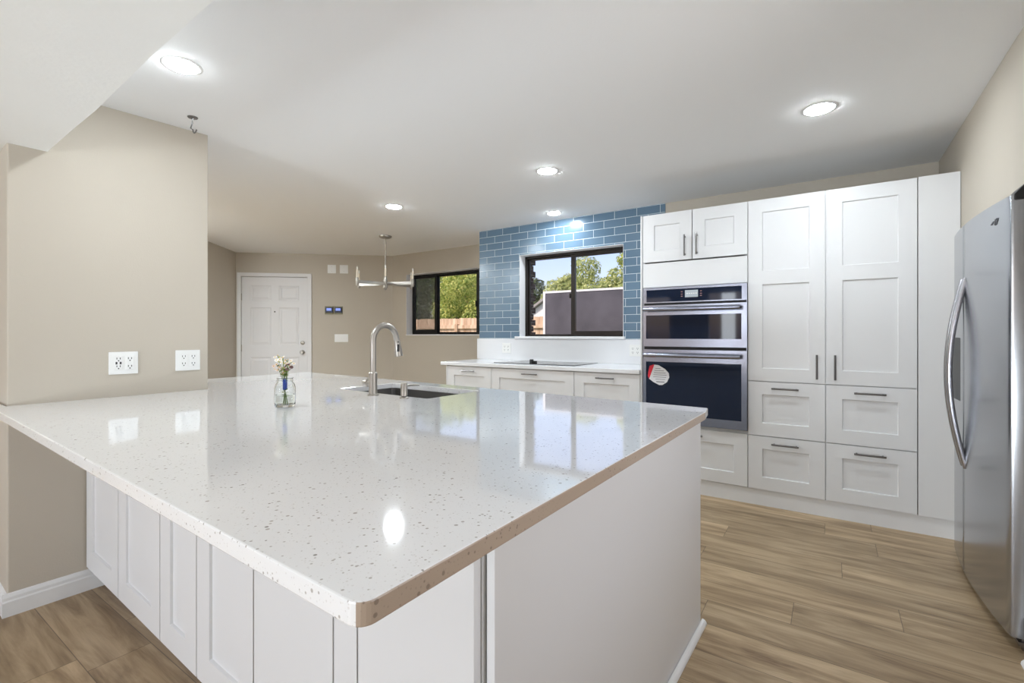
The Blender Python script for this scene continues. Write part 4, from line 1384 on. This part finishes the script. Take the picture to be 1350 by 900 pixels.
# grey board screen with white edge
t = Thing('garden_screen', 'dark grey weathered board screen with white edge outside the kitchen window', 'screen', (-4.40, 7.6, -0.15))
t.part('board', bx(-4.36, -1.9, 7.60, 7.64, -0.10, 1.955), M['board'])
t.part('edge_trim', bx(-4.405, -4.36, 7.59, 7.65, -0.15, 1.99), M['white_siding'])
t.part('edge_trim', bx(-4.36, -1.9, 7.59, 7.65, 1.955, 1.99), M['white_siding'])
# neighbour's white gable end
t = Thing('neighbor_house', 'white gabled house peeking over the fence beyond the grey screen', 'house', (-9.0, 17, -0.15))
bm = prism(nb(), [(-11.3, -0.15), (-7.3, -0.15), (-7.3, 1.62), (-9.3, 2.86), (-11.3, 1.62)], lambda p, q, t_: (p, t_, q), 17.0, 20.0)
bm2 = prism(nb(), [(-11.6, 1.46), (-11.6, 1.56), (-9.3, 2.99), (-7.0, 1.56), (-7.0, 1.46), (-9.3, 2.88)], lambda p, q, t_: (p, t_, q), 16.8, 20.2)
t.part('wall', bm, M['white_siding'])
t.part('roof', bm2, M['roof'])

def crown(blobs, n, size, seed):
    rnd = random.Random(seed)
    bm = nb()
    tot = sum(b[3] ** 2 for b in blobs)
    for (cx_, cy_, cz_, rr, sq) in blobs:
        for _ in range(int(n * rr * rr / tot)):
            while True:
                v = Vector((rnd.uniform(-1, 1), rnd.uniform(-1, 1), rnd.uniform(-1, 1)))
                if 0.05 < v.length < 1: break
            v = v.normalized() * (v.length ** 0.45)
            nv = noise.noise(Vector((cx_, cy_, cz_)) + v * 2.2)
            v *= 0.86 + 0.35 * nv
            p = Vector((cx_ + v.x * rr, cy_ + v.y * rr, cz_ + v.z * rr * sq))
            nn = (v.normalized() + Vector((rnd.uniform(-1, 1), rnd.uniform(-1, 1), rnd.uniform(-.4, 1)))).normalized()
            e1 = nn.orthogonal().normalized(); e1.rotate(Matrix.Rotation(rnd.uniform(0, 6.28), 3, nn))
            e2 = nn.cross(e1)
            s_ = size * rnd.uniform(0.6, 1.3)
            bm.faces.new([bm.verts.new(q) for q in (p - e1 * s_, p - e2 * s_ * .45 + nn * s_ * .1, p + e1 * s_, p + e2 * s_ * .45 + nn * s_ * .1)])
    return bm
def tree(base, trunk_h, tr, blobs, n, size, m, label, seed, name='tree', cat='tree'):
    t = Thing(name, label, cat, base, group='trees beyond the fence')
    x, y, z0 = base
    bm = tube(nb(), [(x, y, z0), (x + .05, y, z0 + trunk_h * .5), (x - .03, y + .05, z0 + trunk_h), (x + .1, y, z0 + trunk_h * 1.4)], [tr, tr * .8, tr * .6, tr * .25], 10)
    rnd = random.Random(seed)
    for b in blobs:
        mid_ = Vector((x, y, z0 + trunk_h * .8)).lerp(Vector(b[:3]), .5) + Vector((0, 0, .2))
        tube(bm, [(x, y, z0 + trunk_h * .7), tuple(mid_), b[:3]], [tr * .45, tr * .3, tr * .1], 7)
    t.part('trunk', bm, M['bark'], smooth='auto')
    t.part('crown', crown(blobs, n, size, seed), m)
# seen through the dining window
tree((-12.55, 12.2, -0.15), 2.0, .16, [(-12.55, 12.2, 2.9, .95, 1.0), (-12.2, 12.0, 1.9, .7, .9), (-12.9, 12.3, 1.8, .7, .9)], 6000, .06, M['leaf_dark'], 'dark tree behind the fence in the screened dining window pane', 11)
tree((-12.5, 15.2, -0.15), 2.0, .2, [(-12.5, 15.2, 3.0, 1.3, 1.0), (-13.2, 15.0, 1.9, .8, .9), (-11.7, 15.2, 2.0, .95, .9)], 9000, .065, M['leaf_yellow'], 'sunlit yellow-green bushy tree in the middle of the dining window', 12)
tree((-15.8, 18.6, -0.15), 2.0, .2, [(-15.8, 18.6, 3.6, 1.3, 1.0), (-15.0, 18.6, 2.2, 1.0, .85), (-16.6, 18.6, 2.4, .9, .8)], 7000, .08, M['leaf_yellow'], 'taller yellow-green tree just behind the sunlit dining window bush', 13)
tree((-22.5, 25.0, -0.15), 3.0, .3, [(-22.5, 25.0, 5.2, 2.2, 1.0), (-25.0, 25.0, 4.4, 2.0, 1.0), (-20.3, 25.0, 4.6, 1.9, 1.0)], 9000, .12, M['leaf_green'], 'tall green tree farthest back behind the dining window bushes', 14)
# seen through the kitchen window
tree((-16.2, 27.0, -0.15), 2.4, .22, [(-16.3, 27.0, 4.2, .8, 1.1), (-16.2, 27.0, 3.0, .8, .9)], 3000, .09, M['leaf_dark'], 'dark tree behind the white gable at the kitchen window edge', 15)
tree((-13.9, 26.0, -0.15), 2.4, .22, [(-13.9, 26.0, 3.9, 1.0, .9), (-13.2, 26.0, 4.3, .8, .8), (-14.6, 26.0, 3.4, .7, .7)], 6000, .09, M['leaf_pale'], 'low pale yellow-green tree above the grey screen, left sash', 16)
tree((-11.5, 25.0, -0.15), 2.6, .22, [(-11.7, 25.0, 4.9, .95, 1.1), (-11.2, 25.0, 3.7, 1.0, .8), (-12.1, 25.0, 3.8, .7, .9)], 3600, .09, M['leaf_pale'], 'tall airy pale tree beside the kitchen window mullion', 17)
tree((-9.0, 22.8, -0.15), 2.6, .22, [(-9.4, 22.8, 3.7, .6, .8), (-9.0, 22.8, 4.1, .5, 1.1), (-8.6, 22.8, 3.4, .7, .9)], 2200, .085, M['leaf_pale'], 'green tree low over the right part of the grey screen', 18)
tree((-8.6, 25.6, -0.15), 3.0, .24, [(-9.2, 25.6, 5.3, .9, 1.2), (-8.2, 25.6, 4.0, 1.2, .9), (-8.6, 25.6, 6.2, .7, 1.0)], 5000, .09, M['leaf_yellow'], 'tall tree at the oven side of the kitchen window', 19)
